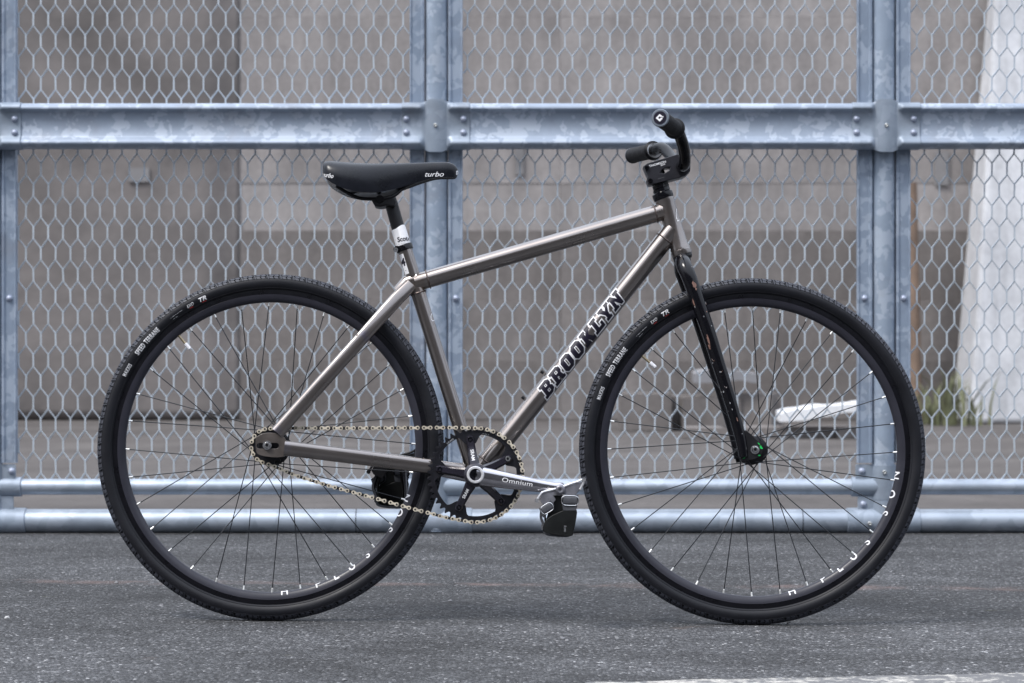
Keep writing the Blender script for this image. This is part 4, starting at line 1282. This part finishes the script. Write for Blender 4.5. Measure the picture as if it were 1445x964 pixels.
# ---------------------------------------------------------------- wheels
# rim half profile (r, y): apex of the spoke bed -> outer edge
RP = [(.2905, 0.0), (.2908, .0030), (.2921, .0058), (.2946, .0080), (.2985, .0097), (.3030, .0108), (.3062, .0113)]
TRK = [(.3062, .0113), (.3066, .0108), (.3160, .0108), (.3176, .0104), (.3176, .0080), (.3100, .0080)]
def arc_table():
    pts = bez([(r, y) for r, y in ([(RP[i][0], -RP[i][1]) for i in range(len(RP) - 1, 0, -1)] + [(r, y) for r, y in RP])], 8)
    # order far(-)->near; s=0 at apex
    s = [0]
    for i in range(1, len(pts)): s.append(s[-1] + math.hypot(pts[i][0] - pts[i - 1][0], pts[i][1] - pts[i - 1][1]))
    mid = s[-1] / 2
    return [(si - mid, p) for si, p in zip(s, pts)]
AT = arc_table()
def rim_point(s):
    for i in range(len(AT) - 1):
        if AT[i][0] <= s <= AT[i + 1][0]:
            t = (s - AT[i][0]) / (AT[i + 1][0] - AT[i][0]); a, b = AT[i][1], AT[i + 1][1]
            r, y = a[0] + (b[0] - a[0]) * t, a[1] + (b[1] - a[1]) * t
            return r, y, (b[0] - a[0], b[1] - a[1])
    p = AT[-1][1] if s > 0 else AT[0][1]; return p[0], p[1], (1, 0)

def make_wheel(hub, spoke0, first_plus, valve_ang, flange_r, flange_y, tyre_marks, rim_marks, front):
    wh = empty("wheel", hub, bike)
    # tyre
    mb = MB(); prof = []
    for k in range(41):
        a = math.radians(-141 + 282 * k / 40)
        rr = r_T
        if abs(a) < math.radians(62): rr = r_T - 0.0024
        prof.append((R_T + rr * math.cos(a), rr * math.sin(a)))
    prof = [(.3165, -.0100)] + prof + [(.3165, .0100)]
    mb.lathe(prof, seg=160, closed=True)
    # moulded rib near the bead and shoulder line
    for sg in (-1, 1):
        for (a_, q) in ((127, .0007), (66, .0006)):
            a = math.radians(a_); r0 = R_T + (r_T) * math.cos(a); y0 = sg * r_T * math.sin(a)
            mb.lathe([(r0 + q * math.cos(t), y0 + q * math.sin(t)) for t in [2 * PI * i / 6 for i in range(6)]], seg=160, closed=True)
    mb.build("tyre", M['rubber'], wh)
    # tread blocks
    tb = MB(); nrep = 82
    def block(th0, th1, a0, a1, skew, hgt=0.0013):
        vs = []
        for rad in (r_T - .0030, r_T - .0014 + hgt):
            for (th, a, sk) in ((th0, a0, 0), (th1, a0, 0), (th1, a1, skew), (th0, a1, skew)):
                t = th + sk; aa = math.radians(a); rr = R_T + rad * math.cos(aa)
                vs.append((rr * math.cos(t), rad * math.sin(aa), rr * math.sin(t)))
        tb.add(vs, [(0, 1, 2, 3), (4, 7, 6, 5), (0, 4, 5, 1), (1, 5, 6, 2), (2, 6, 7, 3), (3, 7, 4, 0)])
    st_ = 2 * PI / nrep
    for i in range(nrep):
        t = i * st_
        for sg in (-1, 1):
            sk = 0.0045 * 2.2
            o_ = 0 if sg < 0 else st_ / 2
            block(t + o_, t + o_ + st_ * .30, sg * 30, sg * 45, -sk * .6, .0016); block(t + o_ + st_ * .38, t + o_ + st_ * .68, sg * 30, sg * 45, -sk * .6, .0016)
            block(t + o_ + st_ * .02, t + o_ + st_ * .30, sg * 50, sg * 66, -sk * .7, .0019); block(t + o_ + st_ * .40, t + o_ + st_ * .68, sg * 50, sg * 66, -sk * .7, .0019)
            block(t + o_ + st_ * .78, t + o_ + st_ * .86, sg * 34, sg * 69, -sk, .0021)
        for a_ in (-20, -7, 7, 20):
            for q in range(4):
                block(t + st_ * (q * .25 + (.1 if a_ > 0 else 0)), t + st_ * (q * .25 + .16 + (.1 if a_ > 0 else 0)), a_ - 4.5, a_ + 4.5, .002, .0012)
    to = tb.build("tread", M['tread'], wh, False); to['kind'] = 'stuff'
    # rim: spoke bed + brake track
    full = [(r, -y) for (r, y) in reversed(RP[1:])] + RP
    mb = MB(); mb.lathe(full + [(.3062, .0060), (.3062, -.0060)], seg=160, closed=True); rim = mb.build("rim", M['rim'], wh, True, 40)
    mb = MB()
    for sg in (-1, 1): mb.lathe([(r, sg * y) for (r, y) in TRK] + [(.3070, sg * .0080)], seg=160, closed=True)
    mb.build("brake_track", M['track'], wh, True, 30)
    # hub
    hb_ = MB(); fy, fr = flange_y, flange_r
    prof = [(.0001, -fy - .012), (.010, -fy - .012), (.012, -fy - .010), (.0125, -fy - .004), (.0175, -fy - .0030), (fr + .0025, -fy - .0016), (fr + .0045, -fy), (fr + .0025, -fy + .0016), (.0190, -fy + .0035), (.0150, -fy + .012), (.0140, 0), (.0150, fy - .012), (.0190, fy - .0035), (fr + .0025, fy - .0016), (fr + .0045, fy), (fr + .0025, fy + .0016), (.0175, fy + .003), (.0125, fy + .004), (.012, fy + .010), (.010, fy + .012), (.0001, fy + .012)]
    hb_.lathe(prof, seg=48)
    hb_.build("hub", M['black_anod'], wh, True, 40)
    axl = MB(); hw = .0635 if front else .0760
    axl.tube([(0, -hw + .004, 0), (0, hw - .004, 0)], .0045, 18); axl.build("axle", M['silver'], wh)
    # spokes and nipples
    proto = None
    rn = .2912
    for k in range(32):
        th = math.radians(spoke0 + 11.25 * k)
        q = k % 4
        sgn = 1 if ((q in (0, 1)) == first_plus) else -1
        near = (k % 2 == 0)
        yf = -fy if near else fy
        inner = (q in (0, 1))
        hth = th + sgn * math.radians(72)
        yy = yf + (0.0022 if inner else -0.0022)
        a = Vector((rn * math.cos(th), (-.0012 if near else .0012), rn * math.sin(th)))
        b = Vector((fr * math.cos(hth), yy, fr * math.sin(hth)))
        dv = (b - a)
        mb = MB(); mb.tube([a, a + dv * .1, a + dv * .9, b], [.00105, .00095, .00095, .00110], 8)
        so = mb.build("spoke", M['spoke'], wh)
        dn = dv.normalized()
        mb = MB(); mb.tube([a - dn * .003, a, a + dn * .001, a + dn * .0078, a + dn * .0085], [.0021, .0021, .0019, .0018, .0012], 8)
        mb.build("nipple", M['nipple'], wh)
    # valve
    th = math.radians(valve_ang); dr = Vector((-math.cos(th), 0, -math.sin(th))); a = -dr * .2925
    mb = MB(); mb.tube([a - dr * .003, a, a + dr * .002, a + dr * .0022, a + dr * .027], [.0040, .0040, .0040, .0026, .0026], 14); mb.build("valve_stem", M['brass'], wh)
    mb = MB(); mb.tube([a + dr * .022, a + dr * .0225, a + dr * .036, a + dr * .0378], [.0030, .0041, .0039, .0022], 14); mb.build("valve_cap", M['whitecap'], wh)
    # lettering on the tyre wall (tops outward, reading clockwise)
    for (txt, ang, rr, size, mat, scx, bold, kind) in tyre_marks:
        if kind == 'box':
            bmx = poly_bm([[(-size * scx, -size), (size * scx, -size), (size * scx, size), (-size * scx, size)]], .002)
        else:
            bmx = text_mesh(txt, size, .25 if kind == 'i' else 0.0, bold, 1.18 if kind == 'w' else 1.0, .002, scx)
        lift = .0007 if kind == 'box' else .0011
        for v in bmx.verts:
            rad = rr + v.co.y; t = math.radians(ang) - v.co.x / rr
            y = -math.sqrt(max(1e-8, (r_T + lift) ** 2 - (rad - R_T) ** 2))
            v.co = (rad * math.cos(t), y, rad * math.sin(t))
        bm_link(bmx, "tyre_lettering", mat, wh)
    # rim letters wrap over the spoke bed, tops toward the hub, reading anticlockwise
    for (ch, ang) in rim_marks:
        bmx = text_mesh(ch, .0250, 0, .0003, 1.0, .0012, .92)
        for v in bmx.verts:
            s = -(.0052 - v.co.y)          # near side is -y => negative s
            r, y, tn = rim_point(s)
            nn = Vector((tn[1], -tn[0])).normalized()
            if nn.dot(Vector((r - .304, y))) < 0: nn = -nn
            r2, y2 = r + nn.x * .0004, y + nn.y * .0004
            t = math.radians(ang) + v.co.x / .297
            v.co = (r2 * math.cos(t), y2, r2 * math.sin(t))
        bm_link(bmx, "rim_lettering", M['white'], wh)
    return wh
W_, R_ = M['white'], M['red']
def marks(off):
    return [("MAXXIS", 152.0 + off, .3249, .0108, W_, .62, .0002, 'w'), ("SPEED TERRANE", 139.6 + off, .3258, .0138, W_, .58, .0004, 'w'),
            ("- --- - -- ---", 125.6 + off, .3268, .0066, M['greyprint'], 1, .0001, 't'), ("-- --", 126.6 + off, .3222, .0066, M['greyprint'], 1, .0001, 't'),
            ("", 119.8 + off, .3215, .0008, R_, 4.8, 0, 'box'), ("EXO", 119.8 + off, .3262, .0088, W_, .85, .0000, 'i'),
            ("TR", 115.1 + off, .3262, .0118, W_, 1.25, .0003, 'i'), ("", 114.8 + off, .3208, .0006, R_, 8.0, 0, 'box')]
rw = make_wheel(HUB_R, 91.0, True, 129.9, .0330, .0315, marks(0), [("N", -20.6), ("O", -27.0), ("S", -34.5), ("S", -48.0), ("U", -55.6), ("L", -62.9), ("P", -70.6), ("H", -84.0)], False)
fw = make_wheel(HUB_F, 100.7, True, 139.1, .0235, .0350, marks(7.4), [("N", -9.8), ("O", -17.4), ("S", -25.3), ("S", -38.8), ("U", -46.6), ("L", -53.9), ("P", -61.6), ("H", -74.8)], True)
# axle bolts
for (c, y) in ((HUB_F, -.0598), (HUB_R, -.0722)):
    for sg in (1, -1):
        mb = MB(); s_ = sg
        mb.lathe([(.0001, s_ * (y + .0035)), (.0021, s_ * (y + .0035)), (.0026, s_ * (y - .0010)), (.0030, s_ * (y - .0030)), (.0055, s_ * (y - .0030)), (.0066, s_ * (y - .0015)), (.0068, s_ * (y + .002)), (.0090, s_ * (y + .002)), (.0090, s_ * (y + .0045))], c, 28)
        ab = mb.build("axle_bolt", M['silver'], bike, True, 30)
        mb = MB(); mb.lathe([(.0001, s_ * (y - .0012)), (.0027, s_ * (y - .0012)), (.0027, s_ * (y + .001))], c, 6); mb.build("recess_shade_hex", M['black_satin'], ab, False)  # black disc stands in for the shade inside the bolt's recess

# ---------------------------------------------------------------- drivetrain
CY = -.043
CR = P(671.2, 670.6, CY); CG = P(379.2, 629.6, CY)
RR, RG = 46 * .0127 / (2 * PI), 17 * .0127 / (2 * PI)
def sprocket(center, nteeth, rp, inner, name, mat, parent, th=.0016):
    pts = []
    for i in range(nteeth):
        for (f, dr) in ((.0, -.0036), (.12, -.0034), (.28, .0000), (.40, .0032), (.50, .0040), (.60, .0032), (.72, .0000), (.88, -.0034)):
            a = 2 * PI * (i + f) / nteeth; pts.append((center.x + (rp + dr) * math.cos(a), center.z + (rp + dr) * math.sin(a)))
    return plate(name, [pts] + inner, CY, th, mat, parent, .0003, angle=40)
BOLT0 = 98.7
inner = []
for i in range(180):
    a = 2 * i; dmin = min(abs((a - (BOLT0 - 72 * k) + 180) % 360 - 180) for k in range(5))
    b_ = smooth01((17 - dmin) / 9.0)
    r = .0815 - .0185 * b_
    inner.append((CR.x + r * math.cos(math.radians(a)), CR.z + r * math.sin(math.radians(a))))
crk = empty("crankset", CR, bike)
def to_local(o, par_loc):
    for v in o.data.vertices: v.co = v.co - Vector(par_loc)
ring_o = sprocket(CR, 46, RR, [inner], "chainring", M['ring'], crk, .0018); to_local(ring_o, CR)
# raised lip on the ring
mb = MB(); mb.lathe([(.0862, -.0014), (.0862, -.0024), (.0868, -.0024), (.0868, -.0014)], (0, 0, 0), 140, closed=True); mb.build("chainring_lip", M['ring'], crk, True, 30)
# spider arms
arms = MB()
for k in range(5):
    a = math.radians(BOLT0 - 72 * k); ca, sa_ = math.cos(a), math.sin(a)
    dirv_ = Vector((ca, 0, sa_)); lat_ = Vector((-sa_, 0, ca))
    rows_ = [(.010, .0150, -.022, -.006), (.022, .0112, -.019, -.005), (.040, .0088, -.013, -.0035), (.060, .0080, -.0085, -.0022), (.074, .0075, -.0070, -.0020), (.0795, .0052, -.0060, -.0020)]
    k0 = len(arms.v)
    for (r, w, yf, yb) in rows_:
        c = dirv_ * r
        ring_ = [(-w, yb), (-w, yf * .62), (-w * .62, yf), (w * .62, yf), (w, yf * .62), (w, yb)]
        for (u, y) in ring_: q = c + lat_ * u; arms.v.append((q.x, y, q.z))
    for i in range(len(rows_) - 1):
        for j in range(6):
            j2 = (j + 1) % 6; arms.f.append((k0 + i * 6 + j, k0 + i * 6 + j2, k0 + (i + 1) * 6 + j2, k0 + (i + 1) * 6 + j))
    arms.f.append(tuple(k0 + (len(rows_) - 1) * 6 + j for j in range(6)))
    # chainring bolt
    mb = MB(); c = dirv_ * .072
    mb.lathe([(.0001, -.0070), (.0026, -.0070), (.0030, -.0086), (.0046, -.0086), (.0052, -.0074), (.0052, -.002)], c, 24)
    mb.build("chainring_bolt", M['black_gloss'] if k != 1 else M['screw'], crk, True, 30)
arms.lathe([(.0001, -.026), (.018, -.026), (.0225, -.0225), (.0245, -.016), (.0245, -.003), (.012, -.002)], (0, 0, 0), 48)
arms.build("spider", M['spider'], crk, True, 30)
# drive side crank arm, lofted from hub to pedal eye
def crank_arm(a_px, b_px, d0, d1, w0, w1, mat, parent, ploc, name, hollow=True):
    A, B = P(*a_px, d0), P(*b_px, d1)
    t = (B - A); L = t.length; t.normalize(); lat_ = Vector((-t.z, 0, t.x)).normalized(); yv = Vector((0, 1, 0)) - t * t.y; yv.normalize()
    mb = MB(); n = 26; m = 20
    for i in range(n + 1):
        s = i / n
        w = w0 + (w1 - w0) * smooth01(s * 1.15)
        if s > .90: w = w1 * (1 + .25 * math.sin((s - .90) / .10 * PI)) * math.sqrt(max(0.02, 1 - max(0, (s - .93) / .07) ** 2))
        th = (.0085 - .0015 * s)
        c = A + t * (L * 1.065 * s)
        for j in range(m):
            a = 2 * PI * j / m; ca, sa_ = math.cos(a), math.sin(a); e = .62
            q = c + lat_ * (w * math.copysign(abs(ca) ** .8, ca)) + yv * (th * math.copysign(abs(sa_) ** .9, sa_)) - Vector(ploc)
            mb.v.append(tuple(q))
    for i in range(n):
        for j in range(m):
            j2 = (j + 1) % m; mb.f.append((i * m + j, i * m + j2, (i + 1) * m + j2, (i + 1) * m + j))
    mb.f.append(tuple(range(m))); mb.f.append(tuple(n * m + j for j in reversed(range(m))))
    return mb.build(name, mat, parent, True, 60)
carm = crank_arm((672, 671), (790.5, 690.5), -.062, -.073, .0185, .0120, M['crank'], crk, CR, "crank_arm")
# BB cap ring
mb = MB(); mb.lathe([(.0115, -.030), (.0125, -.0325), (.0158, -.0325), (.0172, -.0305), (.0172, -.022)], (0, 0, 0), 48); mb.build("crank_cap_ring", simple("satin_silver", (0.88, 0.88, 0.9), .42, .6, .05, 60), crk, True, 30)
mb = MB(); mb.lathe([(.0001, -.0275), (.0022, -.0275), (.0026, -.0290), (.0036, -.0290), (.0040, -.0262), (.0118, -.0255), (.0118, -.024)], (0, 0, 0), 36); mb.build("crank_bolt", M['black_gloss'], crk, True, 30)
class T2: pass
def proj_local(bm, target, ploc, place, name, mat, parent, off=.0005):
    me = target.data; bvh = BVHTree.FromPolygons([v.co.copy() for v in me.vertices], [tuple(p.vertices) for p in me.polygons])
    dead = []
    for v in bm.verts:
        x, z = place(v.co.x, v.co.y); hit = bvh.ray_cast(Vector((x - ploc.x, -1, z - ploc.z)), Vector((0, 1, 0)))
        if hit[0] is None: dead.append(v); continue
        v.co = hit[0] + Vector((0, -off, 0))
    if dead: bmesh.ops.delete(bm, geom=dead, context='VERTS')
    return bm_link(bm, name, mat, parent)
proj_local(text_mesh("Omnium", .0125, 0, .0000, 1.05, .002, 1.35), carm, CR, place_px(730, 680.6, -.07, math.radians(-9)), "lettering", M['white'], crk)
rs = place_px(708, 677.5, -.07, math.radians(-9)); 
def ring_text(txt, rad, ang, size, mat):
    bm = text_mesh(txt, size, 0, .0001, 1, .002, 1.2)
    for v in bm.verts:
        r = rad + v.co.y; t = math.radians(ang) - v.co.x / rad; v.co = (r * math.cos(t), -.0023, r * math.sin(t))
    bm_link(bm, "lettering", mat, crk)
ring_text("SRAM", .0845, 127, .0055, M['faintprint']); ring_text("- -- -", .0845, 76, .0060, M['faintprint'])
def arm_text(txt, ang_deg, r, size, flip):
    a = math.radians(ang_deg); bm = text_mesh(txt, size, 0, .0002, 1, 1.0, .95)
    e1 = Vector((math.cos(a), 0, math.sin(a))); 
    if flip: e1 = -e1
    e2 = Vector((-e1.z, 0, e1.x)); c = Vector((math.cos(a), 0, math.sin(a))) * r
    for v in bm.verts:
        q = c + e1 * v.co.x + e2 * v.co.y; rr = Vector((q.x, 0, q.z)).length
        yf = -.019 + (-.013 + .019) * (rr - .022) / .018 if rr < .040 else -.013 + .0045 * (rr - .040) / .020
        v.co = (q.x, yf - .0006, q.z)
    bm_link(bm, "lettering", M['white'], crk)
arm_text("SRAM", BOLT0, .040, .0095, True); arm_text("SRAM", BOLT0 - 216, .042, .0085, True)

# far crank arm and pedals
farm = crank_arm((671, 671), (553, 651), .062, .073, .0165, .0115, M['crank'], crk, CR, "crank_arm")
# rear cog, lockring
cog_o = sprocket(CG, 17, RG, [], "cog", M['ring'], bike, .0016)
mb = MB(); mb.lathe([(.0001, -.0520), (.0190, -.0520), (.0205, -.0505), (.0212, -.0450), (.0212, -.0380)], (CG.x, 0, CG.z), 32); mb.build("lockring", M['black_anod'], bike, True, 30)

# chain path as pixel points in the chain plane
path = []
def arcpts(c, r, a0, a1, n): return [(c.x + r * math.cos(math.radians(a0 + (a1 - a0) * i / n)), c.z + r * math.sin(math.radians(a0 + (a1 - a0) * i / n))) for i in range(n + 1)]
path += arcpts(CG, RG + .0003, 250, 91, 24)                 # round the cog: bottom -> left -> top
path += [(lambda q: (q.x, q.z))(P(x, y, CY)) for (x, y) in ((410, 604.4), (460, 604.4), (520, 604.3), (560, 604.1), (600, 603.8), (635, 603.6))]
path += arcpts(CR, RR + .0006, 91, -97, 60)                 # round the ring: top -> right -> bottom
path += [(lambda q: (q.x, q.z))(P(x, y, CY)) for (x, y) in ((628, 730.0), (610.6, 725.4), (575.3, 716.2), (540, 706.2), (504.8, 696.6), (469.5, 687.0), (440, 678.2), (415, 670.2), (395, 661.5))]
# dense arc-length resample
dense = bez(path + [path[0]], 8)
cum = [0]
for i in range(1, len(dense)): cum.append(cum[-1] + math.hypot(dense[i][0] - dense[i - 1][0], dense[i][1] - dense[i - 1][1]))
total = cum[-1]; nl = int(round(total / .0127 / 2)) * 2
def on_path(s):
    s %= total
    lo, hi = 0, len(cum) - 1
    while hi - lo > 1:
        m_ = (lo + hi) // 2
        if cum[m_] <= s: lo = m_
        else: hi = m_
    t = (s - cum[lo]) / max(1e-9, cum[hi] - cum[lo]); a, b = dense[lo], dense[hi]
    return Vector((a[0] + (b[0] - a[0]) * t, 0, a[1] + (b[1] - a[1]) * t))
pins = [on_path(i * total / nl) for i in range(nl)]
def link_outline(L, re, rw, n=7):
    pts = []
    for i in range(n): a = math.radians(-125 + 250 * i / (n - 1)); pts.append((L / 2 + re * math.cos(a), re * math.sin(a)))
    pts.append((0, rw))
    for i in range(n): a = math.radians(55 + 250 * i / (n - 1)); pts.append((-L / 2 + re * math.cos(a), re * math.sin(a)))
    pts.append((0, -rw))
    return pts
Lp = total / nl
inn = MB()
def add_prism(mb, pts, c, ang, y0, y1):
    ca, sa_ = math.cos(ang), math.sin(ang); n = len(pts); k0 = len(mb.v)
    for y in (y0, y1):
        for (u, v) in pts: mb.v.append((c.x + u * ca - v * sa_, y, c.z + u * sa_ + v * ca))
    mb.f.append(tuple(k0 + i for i in range(n))); mb.f.append(tuple(k0 + n + i for i in reversed(range(n))))
    for i in range(n): mb.f.append((k0 + i, k0 + n + i, k0 + n + (i + 1) % n, k0 + (i + 1) % n))
il = link_outline(Lp, .0040, .0026)
for i in range(1, nl, 2):
    a, b = pins[i], pins[(i + 1) % nl]; c = (a + b) / 2; ang = math.atan2(b.z - a.z, b.x - a.x)
    for (y0, y1) in ((CY - .0029, CY - .0018), (CY + .0018, CY + .0029)): add_prism(inn, il, c, ang, y0, y1)
for p in pins: inn.tube([(p.x, CY - .0052, p.z), (p.x, CY + .0045, p.z)], .0019, 8); inn.tube([(p.x, CY - .0018, p.z), (p.x, CY + .0018, p.z)], .0038, 10)
chain = inn.build("chain", M['chain_dark'], bike, False)
ol = MB(); op = link_outline(Lp, .0042, .0018, 9)
for (y0, y1) in ((-.0045, -.0032), (.0032, .0045)): add_prism(ol, op, Vector((0, 0, 0)), 0, y0, y1)
olm = ol.mesh("chain_link"); olm.materials.append(M['chain_gold'])
for i in range(0, nl, 2):
    a, b = pins[i], pins[(i + 1) % nl]; c = (a + b) / 2; ang = math.atan2(b.z - a.z, b.x - a.x)
    o = bpy.data.objects.new("chain_link", olm); COL.objects.link(o); o.parent = chain
    o.location = (c.x, CY, c.z); o.rotation_euler = (0, -ang, 0)

# ---------------------------------------------------------------- pedals
def pedal(sign, cx, cy, y0, y1, near):
    """cx,cy: spindle in photo pixels; y0..y1 pedal width"""
    ym = (y0 + y1) / 2
    pe = empty("pedal", P(cx, cy, ym), bike); o3 = P(cx, cy, ym)
    def PP(dx, dy, d): return P(cx + dx, cy + dy, d) 
    def pl(name, pts, d0, d1, mat, bev=.0006):
        cs = [[(lambda q: (q.x, q.z))(PP(dx, dy, min(d0, d1))) for dx, dy in pts]]
        o = plate(name, cs, (d0 + d1) / 2, abs(d1 - d0) / 2, mat, pe, bev); to_local(o, o3); return o
    mb = MB(); a, b = P(cx, cy, y0) - o3, P(cx, cy, y1) - o3
    mb.tube([a, b], .0085, 24); mb.build("spindle_barrel", M['pedal_grey'], pe)
    side_n, side_f = (y0, y1) if abs(y0) > abs(y1) else (y1, y0)
    body = [(-36, 10), (-33, 15), (-28, 15.5), (-26, 19), (-14, 25), (-6, 15), (6, 15), (18, 12), (30, -1), (36.5, -12.5), (33, -16.5), (20, -11), (6, -6), (-4, -3), (-16, 0), (-24, 2)]
    metal = M['chrome'] if near else M['black_satin']
    grey = M['pedal_grey'] if near else M['black_satin']
    for yy in (y0, y1):
        s = .0025
        pl("cage_plate", [(-29, 14), (-26, 19), (-14, 25), (-6, 14), (-10, 8), (10, 6), (10, 13), (18, 12), (29, -1), (33, -12), (8, -4), (-16, 2), (-24, 4)], yy - s, yy + s, grey, .0008)
        # bright rim of the cage
        mb = MB()
        for seg_ in ([(-33, 16), (-28, 7.5), (-24, 3.5), (-13, 0.5), (-4, -1.5)], [(3, -3.5), (14, -8), (24, -11), (33.5, -14.5), (32, -8), (28, 0)]):
            q = [PP(dx, dy, yy - .002) - o3 for dx, dy in seg_]
            mb.tube(bez(q, 4), .0026, 10)
        for (dx, dy) in ((-33, 15.5), (33.5, -14)):
            q = PP(dx, dy, yy - .002) - o3; mb.tube([q + Vector((0, -.004, 0)), q + Vector((0, .004, 0))], .0042, 12)
        mb.build("cage_rim", metal, pe)
    # cage cross rails front and back
    for (dx, dy) in ((-31, 13), (33, -13)):
        mb = MB(); mb.tube([PP(dx, dy, y0) - o3, PP(dx, dy, y1) - o3], .0030, 10); mb.build("cage_rail", metal, pe)
    # dust cap
    mb = MB(); yo = side_n; sg = -1 if yo < 0 else 1
    mb.lathe([(.0001, sg * .001), (.0022, sg * .001), (.0028, sg * .004), (.0060, sg * .0045), (.0088, sg * .003), (.0098, 0), (.0098, -sg * .004)], P(cx, cy, yo) - o3 + Vector((0, sg * .003, 0)), 28)
    mb.build("dust_cap", M['pedal_grey'] if near else M['black_satin'], pe, True, 30)
    # strap loop: closed band hanging below, wide in y
    def band(name, pts, th, d0, d1, mat):
        """ribbon that follows pts in side view, thickness th, between depths d0,d1"""
        q = bez([(PP(dx, dy, d0) - o3).xz.to_tuple() if False else ((PP(dx, dy, d0) - o3).x, (PP(dx, dy, d0) - o3).z) for dx, dy in pts], 5)
        mb = MB(); n = len(q); ya, yb = d0 - ym, d1 - ym
        for i in range(n):
            tx, tz = q[min(i + 1, n - 1)][0] - q[max(i - 1, 0)][0], q[min(i + 1, n - 1)][1] - q[max(i - 1, 0)][1]
            l = math.hypot(tx, tz) or 1; nx_, nz_ = -tz / l * th / 2, tx / l * th / 2
            mb.v += [(q[i][0] + nx_, ya, q[i][1] + nz_), (q[i][0] + nx_, yb, q[i][1] + nz_), (q[i][0] - nx_, yb, q[i][1] - nz_), (q[i][0] - nx_, ya, q[i][1] - nz_)]
        for i in range(n - 1):
            for k in range(4): k2 = (k + 1) % 4; mb.f.append((4 * i + k, 4 * i + k2, 4 * i + 4 + k2, 4 * i + 4 + k))
        mb.f.append((0, 1, 2, 3)); mb.f.append((4 * n - 1, 4 * n - 2, 4 * n - 3, 4 * n - 4))
        o = mb.build(name, mat, pe, True, 50)
        return o
    inn_, out_ = (y0, y1)
    lo_, hi_ = min(y0, y1) + .006, max(y0, y1) - .006
    band("strap", [(-18, 12), (-24, 24), (-27, 38), (-22, 52), (-20, 62), (-4, 65), (14, 64), (19, 50), (18, 30), (17, 10)], .0045, lo_, hi_, M['strap'])
    band("strap_lining", [(-14, 14), (-19, 26), (-21, 40), (-17, 54), (-2, 60), (11, 59), (15, 46), (13, 28), (12, 12)], .003, lo_ + .006, hi_ - .006, M['strapleather'])
    # leather flap and buckles on the outer side
    ys = side_n - (.004 if side_n < 0 else -.004)
    fl_ = pl("leather_flap", bez([(-25, 57), (-22, 46), (-14, 38), (-2, 32), (8, 28.5), (23, 28), (22, 45), (18.5, 61), (16, 65.5), (4, 65.5), (-12, 63), (-22, 60), (-25, 57)], 3)[:-1], ys - .002, ys + .002, M['strapleather'], .0010)
    pl("strap_tab", [(-27, 34), (-30, 26), (-14, 14), (-9, 19), (-9, 29), (-18, 34), (-24, 40)], ys - .003, ys + .003, M['strap'], .0015)
    pl("strap_tab", [(4, 8), (26, 7), (24, 24), (22, 30), (4, 30), (3, 22)], ys - .0025, ys + .0025, M['strap'], .0012)
    pl("strap_back", [(-12, 8), (6, 8), (5, 30), (-10, 44), (-20, 42), (-16, 30)], side_n + .006, side_n + .012, M['strapleather'], .001)
    def buckle(cx2, cy2, w, h, ang):
        mb = MB(); n = 24; c = PP(cx2, cy2, ys - .0035) - o3; ca, sa_ = math.cos(ang), math.sin(ang); pts = []
        for i in range(n):
            a = 2 * PI * i / n; u = w * math.copysign(abs(math.cos(a)) ** .45, math.cos(a)); v = h * math.copysign(abs(math.sin(a)) ** .8, math.sin(a))
            pts.append(c + Vector((u * ca - v * sa_, 0, u * sa_ + v * ca)))
        mb.tube(pts, .0010, 8, closed=True); mb.build("buckle", M['silver'] if near else M['black_gloss'], pe)
        mb = MB(); mb.tube([c + Vector((-w * .8 * ca, .0, -w * .8 * sa_)), c + Vector((w * .8 * ca, 0, w * .8 * sa_))], h * .85, 14, sect=(.35, 1, 2.5), lat=(0, 1, 0)); mb.build("buckle_roller", M['strap'], pe)
    buckle(-18.5, 26.5, .0125, .0082, math.radians(32)); buckle(14, 15.5, .0165, .0095, math.radians(-2))
    if near:
        q = PP(-25.5, 53, ys - .001) - o3; mb = MB(); mb.box(q, (.003, .006, .010)); mb.build("strap_tip", M['silver'], pe, False)
        bm = text_mesh("Icon", .0072, .2, 0, 1, 1.0)
        c = PP(7, 55, ys - .0025) - o3
        for v in bm.verts: u, w_ = v.co.x, v.co.y; v.co = (c.x + w_ * 1.0, c.y, c.z - u)
        bm_link(bm, "lettering", M['faintprint'], pe)
    return pe
pedal(1, 790.5, 691.0, -.170, -.092, True)
pedal(-1, 553.0, 650.5, .092, .170, False)
